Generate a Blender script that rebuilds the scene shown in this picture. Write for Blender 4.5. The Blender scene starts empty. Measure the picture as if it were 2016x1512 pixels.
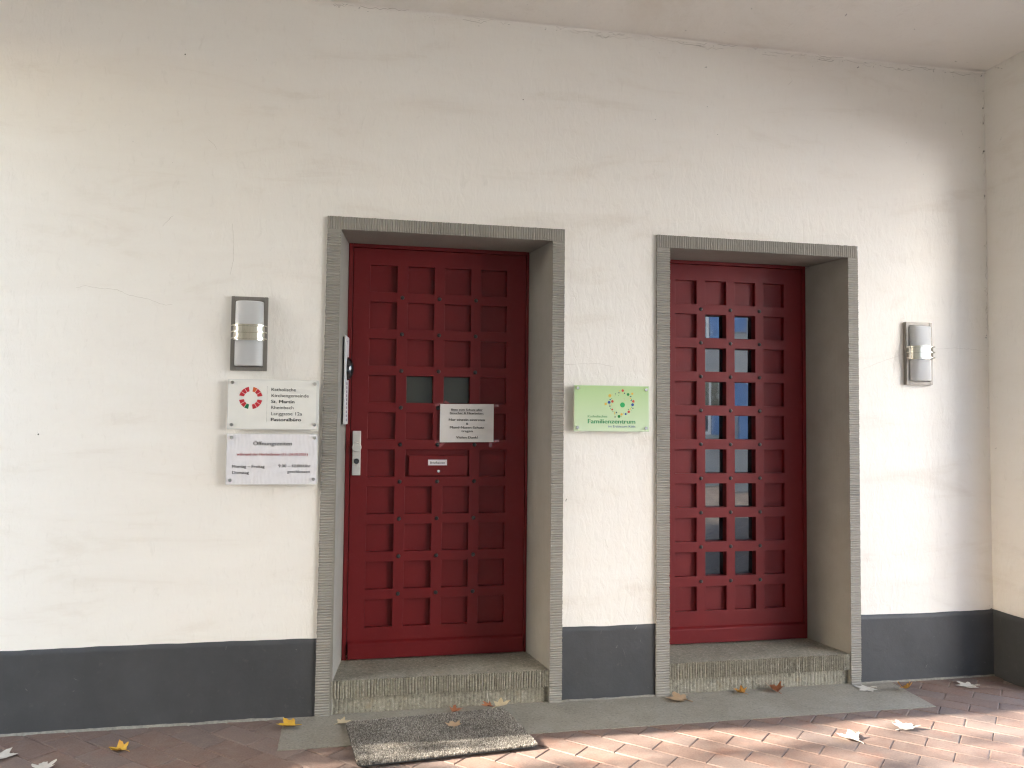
import bpy, bmesh, math, random
from mathutils import Vector, Matrix, noise
random.seed(7)
R = math.radians
sc = bpy.context.scene
col = sc.collection

# ------------------------------------------------------------------ camera
CAM = Vector((0.0577, -4.1431, 1.4561))
CR = Vector((0.98027309, -0.19740595, 0.00977538))
CU = Vector((-0.01828589, -0.041335, 0.998978))
CF = Vector((0.19680014, 0.97945, 0.04412933))
cd = bpy.data.cameras.new('camera')
cam = bpy.data.objects.new('camera', cd)
col.objects.link(cam)
m = Matrix((CR, CU, -CF)).transposed().to_4x4()
m.translation = CAM
cam.matrix_world = m
cd.sensor_width = 36.0
cd.lens = 1600.0 / 2016.0 * 36.0
cd.clip_start = 0.05
cd.clip_end = 1000.0
sc.camera = cam

# ------------------------------------------------------------------ sky, sun, exposure
SUN_EL = R(25.0)
SUN_AZ = Vector((-1.0, 0.024, 0.0)).normalized()        # horizontal direction towards the sun
world = bpy.data.worlds.new('World')
sc.world = world
world.use_nodes = True
wn = world.node_tree.nodes
wl = world.node_tree.links
wn.clear()
sky = wn.new('ShaderNodeTexSky')
sky.sky_type = 'NISHITA'
sky.sun_disc = False
sky.sun_elevation = SUN_EL
sky.sun_rotation = math.atan2(SUN_AZ.x, SUN_AZ.y)
sky.air_density = 1.0
sky.dust_density = 1.0
bg = wn.new('ShaderNodeBackground')
bg.inputs['Strength'].default_value = 0.15
wo = wn.new('ShaderNodeOutputWorld')
wl.new(sky.outputs[0], bg.inputs[0])
wl.new(bg.outputs[0], wo.inputs[0])

sd = bpy.data.lights.new('sun', 'SUN')
sd.energy = 3.1
sd.angle = R(0.53)
sd.color = (1.0, 0.93, 0.83)
sun = bpy.data.objects.new('sun', sd)
col.objects.link(sun)
to_sun = SUN_AZ * math.cos(SUN_EL) + Vector((0, 0, math.sin(SUN_EL)))
sun.rotation_euler = to_sun.to_track_quat('Z', 'Y').to_euler()
sun.location = (-6, 0, 6)

sc.view_settings.view_transform = 'Standard'
sc.view_settings.look = 'None'
sc.view_settings.exposure = 3.6
sc.view_settings.gamma = 1.0
sc.view_settings.use_curve_mapping = False
sc.cycles.max_bounces = 12
sc.cycles.diffuse_bounces = 6
sc.cycles.sample_clamp_indirect = 6.0
sc.cycles.filter_width = 1.2

# ------------------------------------------------------------------ helpers
def tag(o, label=None, cat=None, group=None, kind=None):
    if label: o['label'] = label
    if cat: o['category'] = cat
    if group: o['group'] = group
    if kind: o['kind'] = kind
    return o

def empty(name, loc=(0, 0, 0), rz=0.0):
    o = bpy.data.objects.new(name, None)
    o.empty_display_size = 0.05
    o.location = loc
    o.rotation_euler = (0, 0, rz)
    col.objects.link(o)
    return o

def link(name, me, parent=None):
    """link a mesh whose vertices are in world space; parents are unrotated empties"""
    o = bpy.data.objects.new(name, me)
    col.objects.link(o)
    if parent is not None:
        o.parent = parent
        off = Vector((0, 0, 0))
        p = parent
        while p is not None:
            off += p.location
            p = p.parent
        o.location = -off
    return o

def mesh(name, verts, faces, mat, parent=None, smooth=False):
    me = bpy.data.meshes.new(name)
    me.from_pydata([tuple(v) for v in verts], [], faces)
    me.materials.append(mat)
    if smooth:
        for p in me.polygons: p.use_smooth = True
    me.update()
    return link(name, me, parent)

def bm_obj(name, bm, mat, parent=None, smooth=False):
    bmesh.ops.recalc_face_normals(bm, faces=bm.faces)
    me = bpy.data.meshes.new(name)
    bm.to_mesh(me)
    bm.free()
    me.materials.append(mat)
    if smooth:
        for p in me.polygons: p.use_smooth = True
    return link(name, me, parent)

def add_box(bm, x0, x1, y0, y1, z0, z1):
    v = [bm.verts.new(p) for p in ((x0, y0, z0), (x1, y0, z0), (x1, y1, z0), (x0, y1, z0),
                                   (x0, y0, z1), (x1, y0, z1), (x1, y1, z1), (x0, y1, z1))]
    fs = []
    for f in ((0, 3, 2, 1), (4, 5, 6, 7), (0, 1, 5, 4), (1, 2, 6, 5), (2, 3, 7, 6), (3, 0, 4, 7)):
        fs.append(bm.faces.new([v[i] for i in f]))
    return v, fs

def box(name, x0, x1, y0, y1, z0, z1, mat, parent=None, bevel=0.0, seg=1):
    bm = bmesh.new()
    add_box(bm, x0, x1, y0, y1, z0, z1)
    if bevel:
        bmesh.ops.bevel(bm, geom=bm.edges[:], offset=bevel, segments=seg, affect='EDGES', profile=0.5)
    return bm_obj(name, bm, mat, parent)

def add_cyl(bm, c, axis, r0, r1, h, n=16, cap=True):
    """truncated cone from c along axis"""
    a = Vector(axis).normalized()
    t = a.orthogonal().normalized()
    b = a.cross(t)
    c = Vector(c)
    lo, hi = [], []
    for i in range(n):
        q = 2 * math.pi * i / n
        d = t * math.cos(q) + b * math.sin(q)
        lo.append(bm.verts.new(c + d * r0))
        hi.append(bm.verts.new(c + a * h + d * r1))
    for i in range(n):
        j = (i + 1) % n
        bm.faces.new((lo[i], lo[j], hi[j], hi[i]))
    if cap:
        bm.faces.new(hi)
        bm.faces.new(lo[::-1])

def fbm(x, y, z=0.0, o=4):
    return noise.fractal(Vector((x, y, z)), 1.0, 2.0, o, noise_basis='PERLIN_ORIGINAL')

# ------------------------------------------------------------------ materials
def new_mat(name):
    mt = bpy.data.materials.new(name)
    mt.use_nodes = True
    nt = mt.node_tree
    b = nt.nodes.get('Principled BSDF')
    return mt, nt, b

def N(nt, kind, **kw):
    n = nt.nodes.new(kind)
    for k, v in kw.items():
        if k in n.inputs.keys() if hasattr(n.inputs, 'keys') else False:
            n.inputs[k].default_value = v
        else:
            setattr(n, k, v)
    return n

def noise_tex(nt, scale, detail=4, rough=0.55, vec=None, dist=0.0):
    n = nt.nodes.new('ShaderNodeTexNoise')
    n.inputs['Scale'].default_value = scale
    n.inputs['Detail'].default_value = detail
    n.inputs['Roughness'].default_value = rough
    n.inputs['Distortion'].default_value = dist
    if vec is not None: nt.links.new(vec, n.inputs['Vector'])
    return n.outputs['Fac']

def ramp(nt, fac, stops):
    n = nt.nodes.new('ShaderNodeValToRGB')
    el = n.color_ramp.elements
    el[0].position, el[0].color = stops[0][0], (*stops[0][1], 1)
    el[1].position, el[1].color = stops[1][0], (*stops[1][1], 1)
    for p, c in stops[2:]:
        e = el.new(p)
        e.color = (*c, 1)
    nt.links.new(fac, n.inputs['Fac'])
    return n.outputs['Color']

def mixc(nt, fac, a, b, blend='MIX'):
    n = nt.nodes.new('ShaderNodeMix')
    n.data_type = 'RGBA'
    n.blend_type = blend
    for sock, val in ((n.inputs['Factor'], fac), (n.inputs['A'], a), (n.inputs['B'], b)):
        pass
    A = [s for s in n.inputs if s.name == 'A' and s.type == 'RGBA'][0]
    B = [s for s in n.inputs if s.name == 'B' and s.type == 'RGBA'][0]
    F = [s for s in n.inputs if s.name == 'Factor' and s.type == 'VALUE'][0]
    for s, v in ((F, fac), (A, a), (B, b)):
        if isinstance(v, (int, float)): s.default_value = v
        elif isinstance(v, tuple): s.default_value = (*v, 1)
        else: nt.links.new(v, s)
    return [s for s in n.outputs if s.type == 'RGBA'][0]

def math_n(nt, op, a, b=None):
    n = nt.nodes.new('ShaderNodeMath')
    n.operation = op
    for i, v in enumerate((a, b)):
        if v is None: continue
        if isinstance(v, (int, float)): n.inputs[i].default_value = v
        else: nt.links.new(v, n.inputs[i])
    return n.outputs[0]

def maprange(nt, v, a, b, c=0.0, d=1.0):
    n = nt.nodes.new('ShaderNodeMapRange')
    nt.links.new(v, n.inputs[0])
    n.inputs[1].default_value, n.inputs[2].default_value = a, b
    n.inputs[3].default_value, n.inputs[4].default_value = c, d
    return n.outputs[0]

def mapping(nt, scale=(1, 1, 1), src='world'):
    if src == 'world':
        g = nt.nodes.new('ShaderNodeNewGeometry').outputs['Position']
    else:
        g = nt.nodes.new('ShaderNodeTexCoord').outputs['Object']
    mp = nt.nodes.new('ShaderNodeMapping')
    mp.inputs['Scale'].default_value = scale
    nt.links.new(g, mp.inputs['Vector'])
    return mp.outputs[0]

def bump(nt, bsdf, h, strength=0.5, dist=0.002, prev=None):
    n = nt.nodes.new('ShaderNodeBump')
    n.inputs['Strength'].default_value = strength
    n.inputs['Distance'].default_value = dist
    nt.links.new(h, n.inputs['Height'])
    if prev is not None: nt.links.new(prev, n.inputs['Normal'])
    nt.links.new(n.outputs[0], bsdf.inputs['Normal'])
    return n.outputs[0]

def simple(name, c, rough=0.5, metal=0.0, var=0.0, scale=30.0, bumpd=0.0, bscale=200.0, coat=0.0, spec=None):
    mt, nt, b = new_mat(name)
    b.inputs['Base Color'].default_value = (*c, 1)
    b.inputs['Roughness'].default_value = rough
    b.inputs['Metallic'].default_value = metal
    if spec is not None: b.inputs['Specular IOR Level'].default_value = spec
    if coat: b.inputs['Coat Weight'].default_value = coat
    v = mapping(nt)
    if var:
        f = noise_tex(nt, scale, 5, 0.6, v)
        lo = tuple(max(0, x * (1 - var)) for x in c)
        hi = tuple(min(1, x * (1 + var)) for x in c)
        nt.links.new(ramp(nt, f, [(0.3, lo), (0.7, hi)]), b.inputs['Base Color'])
    if bumpd:
        bump(nt, b, noise_tex(nt, bscale, 4, 0.6, v), 0.6, bumpd)
    return mt

def plaster_mat():
    mt, nt, b = new_mat('white_plaster')
    v = mapping(nt)
    vs = mapping(nt, (0.55, 0.55, 2.2))
    smear = noise_tex(nt, 2.3, 6, 0.68, vs, 0.6)
    c = ramp(nt, smear, [(0.25, (0.845, 0.81, 0.752)), (0.56, (0.82, 0.778, 0.715)), (0.80, (0.72, 0.66, 0.58))])
    rel = noise_tex(nt, 30.0, 4, 0.66, mapping(nt, (1.0, 1.0, 0.4)), 0.8)
    c = mixc(nt, maprange(nt, rel, 0.60, 0.80, 0.0, 0.30), c, (0.60, 0.56, 0.49))
    nt.links.new(c, b.inputs['Base Color'])
    b.inputs['Roughness'].default_value = 0.85
    b.inputs['Specular IOR Level'].default_value = 0.2
    bump(nt, b, rel, 0.6, 0.006)
    return mt

def plinth_mat():
    mt, nt, b = new_mat('dark_grey_paint')
    v = mapping(nt)
    c = ramp(nt, noise_tex(nt, 3.0, 6, 0.65, v), [(0.3, (0.039, 0.0405, 0.043)), (0.72, (0.061, 0.062, 0.065))])
    dust = noise_tex(nt, 26.0, 6, 0.7, v)
    c = mixc(nt, maprange(nt, dust, 0.60, 0.78, 0.0, 0.45), c, (0.125, 0.12, 0.11))
    nt.links.new(c, b.inputs['Base Color'])
    b.inputs['Roughness'].default_value = 0.6
    p = bump(nt, b, noise_tex(nt, 8.0, 5, 0.55, v, 0.4), 0.5, 0.008)
    bump(nt, b, noise_tex(nt, 120.0, 4, 0.6, v), 0.5, 0.0012, p)
    return mt

def stone_paint_mat(name='grey_stone_paint', c=(0.292, 0.271, 0.238), vert=False):
    mt, nt, b = new_mat(name)
    v = mapping(nt)
    f = noise_tex(nt, 5.0, 6, 0.65, v)
    k = ramp(nt, f, [(0.28, tuple(x * 0.90 for x in c)), (0.72, tuple(x * 1.08 for x in c))])
    s = noise_tex(nt, 60.0, 4, 0.65, v)
    k = mixc(nt, maprange(nt, s, 0.62, 0.76, 0.0, 0.3), k, tuple(x * 0.55 for x in c))
    nt.links.new(k, b.inputs['Base Color'])
    b.inputs['Roughness'].default_value = 0.72
    b.inputs['Specular IOR Level'].default_value = 0.3
    if vert:
        vv = mapping(nt, (1, 1, 0.03))
        p = bump(nt, b, noise_tex(nt, 110.0, 2, 0.5, vv), 0.5, 0.003)
    else:
        p = None
    bump(nt, b, noise_tex(nt, 180.0, 4, 0.65, v), 0.6, 0.0015, p)
    return mt

def step_stone_mat():
    mt, nt, b = new_mat('rough_step_stone')
    v = mapping(nt)
    c = ramp(nt, noise_tex(nt, 7.0, 6, 0.65, v), [(0.28, (0.215, 0.195, 0.150)), (0.72, (0.30, 0.275, 0.215))])
    sp = noise_tex(nt, 75.0, 5, 0.75, v)
    c = mixc(nt, maprange(nt, sp, 0.54, 0.66, 0.0, 0.75), c, (0.46, 0.425, 0.35))
    c = mixc(nt, maprange(nt, sp, 0.46, 0.34, 0.0, 0.75), c, (0.09, 0.082, 0.065))
    rust = noise_tex(nt, 9.0, 4, 0.5, v)
    c = mixc(nt, maprange(nt, rust, 0.66, 0.80, 0.0, 0.45), c, (0.30, 0.19, 0.08))
    nt.links.new(c, b.inputs['Base Color'])
    b.inputs['Roughness'].default_value = 0.88
    bump(nt, b, noise_tex(nt, 190.0, 4, 0.7, v), 0.8, 0.003)
    return mt

def slab_mat():
    mt, nt, b = new_mat('worn_concrete')
    v = mapping(nt)
    c = ramp(nt, noise_tex(nt, 4.0, 6, 0.65, v), [(0.28, (0.215, 0.192, 0.150)), (0.72, (0.300, 0.272, 0.222))])
    st = noise_tex(nt, 17.0, 6, 0.7, v, 0.5)
    c = mixc(nt, maprange(nt, st, 0.58, 0.74, 0.0, 0.5), c, (0.155, 0.145, 0.125))
    sp = noise_tex(nt, 85.0, 5, 0.75, v)
    c = mixc(nt, maprange(nt, sp, 0.54, 0.68, 0.0, 0.65), c, (0.36, 0.34, 0.29))
    c = mixc(nt, maprange(nt, sp, 0.46, 0.33, 0.0, 0.65), c, (0.115, 0.10, 0.085))
    nt.links.new(c, b.inputs['Base Color'])
    b.inputs['Roughness'].default_value = 0.85
    bump(nt, b, noise_tex(nt, 240.0, 4, 0.7, v), 0.6, 0.0018)
    return mt

def brick_mat():
    mt, nt, b = new_mat('red_clay_paver')
    v = mapping(nt)
    oi = nt.nodes.new('ShaderNodeObjectInfo')
    rnd = oi.outputs['Random']
    base = ramp(nt, rnd, [(0.0, (0.155, 0.098, 0.076)), (1.0, (0.200, 0.140, 0.114)), (0.35, (0.182, 0.106, 0.077)), (0.7, (0.142, 0.104, 0.090))])
    pat = noise_tex(nt, 13.0, 5, 0.6, v, 0.5)
    c = mixc(nt, maprange(nt, pat, 0.45, 0.68, 0.0, 0.7), base, (0.205, 0.150, 0.122))
    p2 = noise_tex(nt, 5.0, 4, 0.6, v)
    c = mixc(nt, maprange(nt, p2, 0.55, 0.72, 0.0, 0.5), c, (0.235, 0.095, 0.055))
    fine = noise_tex(nt, 110.0, 5, 0.75, v)
    c = mixc(nt, 0.28, c, ramp(nt, fine, [(0.3, (0.07, 0.05, 0.04)), (0.7, (0.34, 0.25, 0.20))]))
    nt.links.new(c, b.inputs['Base Color'])
    b.inputs['Roughness'].default_value = 0.78
    p = bump(nt, b, noise_tex(nt, 25.0, 4, 0.6, v), 0.4, 0.003)
    bump(nt, b, noise_tex(nt, 330.0, 4, 0.7, v), 0.5, 0.001, p)
    return mt

def sand_mat():
    mt, nt, b = new_mat('joint_sand')
    v = mapping(nt)
    c = ramp(nt, noise_tex(nt, 6.0, 5, 0.7, v), [(0.42, (0.045, 0.035, 0.03)), (0.56, (0.29, 0.225, 0.18))])
    nt.links.new(c, b.inputs['Base Color'])
    b.inputs['Roughness'].default_value = 0.95
    bump(nt, b, noise_tex(nt, 400.0, 3, 0.7, v), 0.7, 0.002)
    return mt

def red_mat():
    mt, nt, b = new_mat('dark_red_paint')
    v = mapping(nt)
    c = ramp(nt, noise_tex(nt, 6.0, 5, 0.6, v), [(0.3, (0.124, 0.0056, 0.0072)), (0.7, (0.146, 0.0072, 0.0090))])
    dust = noise_tex(nt, 38.0, 6, 0.7, v, 0.3)
    c = mixc(nt, maprange(nt, dust, 0.55, 0.80, 0.0, 0.25), c, (0.21, 0.035, 0.033))
    nt.links.new(c, b.inputs['Base Color'])
    r = maprange(nt, noise_tex(nt, 18.0, 4, 0.6, v), 0.3, 0.7, 0.42, 0.58)
    nt.links.new(r, b.inputs['Roughness'])
    b.inputs['Specular IOR Level'].default_value = 0.3
    vv = mapping(nt, (1, 1, 0.12))
    p = bump(nt, b, noise_tex(nt, 160.0, 4, 0.6, vv), 0.3, 0.0008)
    bump(nt, b, noise_tex(nt, 420.0, 3, 0.6, v), 0.25, 0.0004, p)
    return mt

def glass_mat(name, c, rough=0.04):
    mt, nt, b = new_mat(name)
    b.inputs['Base Color'].default_value = (*c, 1)
    b.inputs['Roughness'].default_value = rough
    b.inputs['IOR'].default_value = 1.52
    b.inputs['Coat Weight'].default_value = 1.0
    b.inputs['Coat Roughness'].default_value = 0.01
    b.inputs['Coat IOR'].default_value = 1.6
    v = mapping(nt)
    bump(nt, b, noise_tex(nt, 9.0, 2, 0.5, v), 0.12, 0.004)
    return mt

def frosted_mat():
    mt, nt, b = new_mat('frosted_white_glass')
    b.inputs['Base Color'].default_value = (0.51, 0.507, 0.50, 1)
    b.inputs['Roughness'].default_value = 0.45
    b.inputs['Specular IOR Level'].default_value = 0.3
    b.inputs['Subsurface Weight'].default_value = 0.8
    b.inputs['Subsurface Radius'].default_value = (1.0, 1.0, 1.0)
    b.inputs['Subsurface Scale'].default_value = 0.05
    return mt

def steel_mat(name, c, rough):
    mt, nt, b = new_mat(name)
    b.inputs['Metallic'].default_value = 1.0
    v = mapping(nt, (1, 1, 0.04))
    f = noise_tex(nt, 500.0, 2, 0.5, v)
    nt.links.new(ramp(nt, f, [(0.3, tuple(x * 0.9 for x in c)), (0.7, tuple(min(1, x * 1.08) for x in c))]), b.inputs['Base Color'])
    b.inputs['Roughness'].default_value = rough
    return mt

def green_print_mat():
    mt, nt, b = new_mat('pale_green_print')
    v = nt.nodes.new('ShaderNodeNewGeometry').outputs['Position']
    sx = nt.nodes.new('ShaderNodeSeparateXYZ')
    nt.links.new(v, sx.inputs[0])
    c = ramp(nt, maprange(nt, sx.outputs['Z'], 1.40, 1.643), [(0.0, (0.60, 0.72, 0.49)), (1.0, (0.43, 0.60, 0.28))])
    nt.links.new(c, b.inputs['Base Color'])
    b.inputs['Roughness'].default_value = 0.25
    return mt

def mat_pile_mat():
    mt, nt, b = new_mat('speckled_mat_pile')
    a = nt.nodes.new('ShaderNodeAttribute')
    a.attribute_name = 'tuft'
    nt.links.new(a.outputs['Color'], b.inputs['Base Color'])
    b.inputs['Roughness'].default_value = 0.95
    b.inputs['Specular IOR Level'].default_value = 0.1
    return mt

def leaf_mat(name, c, c2):
    mt, nt, b = new_mat(name)
    v = mapping(nt, src='obj')
    k = ramp(nt, noise_tex(nt, 22.0, 5, 0.65, v), [(0.35, c), (0.68, c2)])
    f = noise_tex(nt, 140.0, 3, 0.6, v)
    k = mixc(nt, maprange(nt, f, 0.6, 0.75, 0.0, 0.4), k, tuple(x * 0.45 for x in c2))
    nt.links.new(k, b.inputs['Base Color'])
    b.inputs['Roughness'].default_value = 0.6
    b.inputs['Transmission Weight'].default_value = 0.0
    bump(nt, b, noise_tex(nt, 90.0, 3, 0.6, v), 0.4, 0.001)
    return mt

M = {}
M['plaster'] = plaster_mat()
M['plinth'] = plinth_mat()
M['stone'] = stone_paint_mat()
M['reveal'] = stone_paint_mat('grey_reveal_paint', (0.292, 0.271, 0.238), True)
M['step'] = step_stone_mat()
M['slab'] = slab_mat()
M['brick'] = brick_mat()
M['sand'] = sand_mat()
M['red'] = red_mat()
M['pane'] = glass_mat('dark_door_glass', (0.014, 0.021, 0.028))
M['pane_green'] = glass_mat('dull_green_glass', (0.028, 0.031, 0.023), 0.35)
M['pane_green'].node_tree.nodes['Principled BSDF'].inputs['Coat Weight'].default_value = 0.25
M['iron'] = simple('black_iron', (0.020, 0.019, 0.019), 0.42, 0.0, 0.3, 60)
M['frost'] = frosted_mat()
M['steel'] = steel_mat('brushed_steel', (0.25, 0.228, 0.202), 0.5)
M['steel'].node_tree.nodes['Principled BSDF'].inputs['Metallic'].default_value = 0.5
M['band'] = steel_mat('polished_steel_band', (0.70, 0.66, 0.58), 0.2)
M['alu'] = simple('satin_aluminium', (0.60, 0.585, 0.545), 0.42, 0.35, 0.05, 40)
M['chrome'] = steel_mat('satin_chrome', (0.62, 0.61, 0.59), 0.25)
M['acrylic'] = simple('clear_acrylic_edge', (0.70, 0.69, 0.655), 0.2, 0.0, 0.0, coat=0.5)
M['acrylic_green'] = simple('green_acrylic_edge', (0.62, 0.72, 0.52), 0.2, 0.0, 0.0, coat=0.5)
M['cream_print'] = simple('cream_print', (0.76, 0.745, 0.69), 0.28, 0.0, 0.02, 20, coat=0.3)
M['paper'] = simple('white_paper', (0.74, 0.72, 0.73), 0.4, 0.0, 0.03, 25, coat=0.3)
M['paper2'] = simple('notice_paper', (0.72, 0.69, 0.665), 0.7, 0.0, 0.04, 20)
M['green_print'] = green_print_mat()
M['tape'] = simple('clear_tape', (0.26, 0.045, 0.05), 0.15, 0.0, 0.15, 80, coat=1.0)
M['ink_grey'] = simple('grey_ink', (0.05, 0.047, 0.045), 0.5)
M['ink_black'] = simple('black_ink', (0.028, 0.027, 0.027), 0.5)
M['ink_red'] = simple('red_ink', (0.36, 0.035, 0.045), 0.5)
M['ink_lred'] = simple('logo_red', (0.52, 0.022, 0.035), 0.4)
M['ink_orange'] = simple('logo_orange', (0.66, 0.13, 0.035), 0.4)
M['ink_dgreen'] = simple('logo_green', (0.008, 0.16, 0.065), 0.4)
M['ink_green'] = simple('text_green', (0.045, 0.27, 0.10), 0.4)
M['ink_blue'] = simple('text_blue', (0.06, 0.12, 0.30), 0.4)
M['dot_y'] = simple('dot_yellow', (0.70, 0.44, 0.06), 0.4)
M['dot_r'] = simple('dot_red', (0.56, 0.06, 0.035), 0.4)
M['dot_b'] = simple('dot_blue', (0.015, 0.07, 0.29), 0.4)
M['dot_g'] = simple('dot_green', (0.015, 0.24, 0.05), 0.4)
M['dot_G'] = simple('dot_big_green', (0.015, 0.34, 0.09), 0.4)
M['dot_k'] = simple('dot_navy', (0.025, 0.05, 0.09), 0.4)
M['white_plastic'] = simple('white_plastic', (0.72, 0.72, 0.72), 0.35)
M['black_plastic'] = simple('black_gloss', (0.01, 0.01, 0.012), 0.08, coat=1.0)
M['rubber'] = simple('black_rubber', (0.03, 0.029, 0.028), 0.8)
M['pile'] = mat_pile_mat()
M['dirt'] = simple('dark_dirt', (0.055, 0.045, 0.035), 0.95, 0.0, 0.4, 200)
M['web'] = simple('dusty_web', (0.34, 0.30, 0.25), 0.95)
M['scuff'] = simple('pale_scuff', (0.20, 0.195, 0.185), 0.9)
M['crack'] = simple('hairline_crack', (0.60, 0.555, 0.49), 0.95)
M['mortar'] = simple('grey_mortar', (0.24, 0.225, 0.19), 0.95, 0.0, 0.25, 60, 0.002, 200)
M['asphalt'] = simple('street_asphalt', (0.07, 0.068, 0.066), 0.9, 0.0, 0.2, 40, 0.002, 200)
M['bark'] = simple('tree_bark', (0.10, 0.075, 0.05), 0.9, 0.0, 0.35, 40, 0.01, 60)
M['foliage'] = simple('green_foliage', (0.09, 0.11, 0.025), 0.6, 0.0, 0.35, 3)
M['facade'] = simple('pale_facade', (0.30, 0.31, 0.32), 0.85, 0.0, 0.05, 2)
M['roof'] = simple('slate_roof', (0.07, 0.07, 0.08), 0.6, 0.0, 0.2, 5)
M['wframe'] = simple('white_window_frame', (0.75, 0.75, 0.75), 0.4)

# ------------------------------------------------------------------ the place: dimensions (metres)
XR = 3.763          # inner face of right-hand wall
XL = -2.60          # left end of the passage
ZC = 3.569          # ceiling
YB = -5.30          # wall behind the camera
PIER_R = 0.305       # depth of the right-hand return wall
PIER_L = 0.377
FY = -0.018         # face of the stone surrounds

def disp(x, z):
    d = 0.0045 * fbm(x * 1.1 + 3.1, z * 1.1, 0.3, 3) + 0.0016 * fbm(x * 5.0, z * 4.0, 7.7, 4)
    return d

def top_of_plinth(x):
    return 0.379 + 0.006 * fbm(x * 1.7, 2.2, 0, 3) + 0.0020 * fbm(x * 9, 5.2, 0, 4)

def lines(a, b, step, extra=()):
    n = max(1, int(round((b - a) / step)))
    L = [a + (b - a) * i / n for i in range(n + 1)]
    for e in extra:
        j = min(range(len(L)), key=lambda i: abs(L[i] - e))
        L[j] = e
    return sorted(L)

# ------------------------------------------------------------------ ground
gm = mesh('ground', [(-200, -200, -0.05), (200, -200, -0.05), (200, 200, -0.05), (-200, 200, -0.05)], [(0, 1, 2, 3)], M['asphalt'])
tag(gm, kind='structure')
pv = mesh('pavement', [(-9, -12, -0.0042), (11, -12, -0.0042), (11, 0.0, -0.0042), (-9, 0.0, -0.0042)], [(0, 1, 2, 3)], M['sand'])
tag(pv, kind='structure')

# clay pavers, running bond laid at 45 degrees
PL, PW = 0.2500, 0.1250
def brick_verts(seed):
    rr = random.Random(seed)
    hl, hw = 0.1232, 0.0607
    b = 0.0032
    vs = []
    for z, ins in ((-0.05, 0.0), (-b, 0.0), (0.0, b)):
        for sx, sy in ((-1, -1), (1, -1), (1, 1), (-1, 1)):
            j = 0.0009
            vs.append((sx * (hl - ins) + rr.uniform(-j, j), sy * (hw - ins) + rr.uniform(-j, j), z + (rr.uniform(-.0006, .0006) if z == 0 else 0)))
    # chipped corner vertices pulled in
    if seed % 3 == 0:
        k = rr.randrange(4)
        x, y, z = vs[8 + k]
        vs[8 + k] = (x * 0.96, y * 0.93, z - 0.001)
    fs = []
    for l in (0, 4):
        for i in range(4):
            j = (i + 1) % 4
            fs.append((l + i, l + j, l + 4 + j, l + 4 + i))
    fs.append((8, 9, 10, 11))
    return vs, fs
brick_meshes = []
for s in range(8):
    vs, fs = brick_verts(s)
    me = bpy.data.meshes.new('brick')
    me.from_pydata(vs, [], fs)
    me.materials.append(M['brick'])
    brick_meshes.append((me, vs, fs))

def pix(p):
    d = Vector(p) - CAM
    z = d.dot(CF)
    if z < 0.1: return None
    return (1008 + 1600 * d.dot(CR) / z, 756 - 1600 * d.dot(CU) / z)
SL = (-0.221, 3.085, -0.398)           # slab: x0, x1 at the wall, front edge
MATQ = [(0.073, -0.157), (0.848, -0.099), (0.911, -0.572), (0.124, -0.648)]
def in_slab(x, y):
    return SL[0] + 0.01 < x < 3.06 and y > SL[2] + 0.01
def in_mat(x, y):
    return 0.14 < x < 0.84 and -0.58 < y < -0.15
cosA, sinA = math.cos(R(-45)), math.sin(R(-45))
near, far_v, far_f = [], [], []
for k in range(-75, 75):
    s = 0.588 + k * PW
    for mI in range(-60, 75):
        t = 1.464 + (PL / 2 if k % 2 else 0) + mI * PL + PL / 2
        x = (s + t) / math.sqrt(2)
        y = (s - t) / math.sqrt(2)
        if y > 0.11 or y < -5.35 or x < -4.2 or x > 6.5: continue
        cs = [(x + sx * .123 * cosA - sy * .06 * sinA, y + sx * .123 * sinA + sy * .06 * cosA) for sx, sy in ((-1, -1), (1, -1), (1, 1), (-1, 1))]
        if all(c[1] > 0.0 for c in cs): continue
        if all(in_slab(*c) for c in cs): continue
        if all(in_mat(*c) for c in cs): continue
        if x > XR + .02 and y > -PIER_R + .02 and x < 4.2: continue
        vis = False
        for c in cs + [(x, y)]:
            p = pix((c[0], c[1], 0))
            if p and -10 < p[0] < 2026 and p[1] < 1522 and c[1] < 0.0: vis = True
        q = (x, y, random.uniform(-.0010, .0004), R(-45) + random.uniform(-.006, .006), random.uniform(-.003, .003), random.uniform(-.003, .003))
        if vis: near.append(q)
        else:
            me, vs, fs = random.choice(brick_meshes)
            b0 = len(far_v)
            ca, sa = math.cos(q[3]), math.sin(q[3])
            for a, b_, c_ in vs: far_v.append((x + a * ca - b_ * sa, y + a * sa + b_ * ca, c_ + q[2]))
            far_f += [tuple(i + b0 for i in f) for f in fs]
for i, q in enumerate(near):
    o = bpy.data.objects.new('brick', random.choice(brick_meshes)[0])
    col.objects.link(o)
    o.parent = pv
    o.location = q[:3]
    o.rotation_euler = (q[4], q[5], q[3] + (math.pi if random.random() < .5 else 0))
fb = mesh('outer_bricks', far_v, far_f, M['brick'], pv)
tag(fb, kind='stuff')
print('bricks near', len(near), 'far', len(far_v) // 12)

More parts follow.
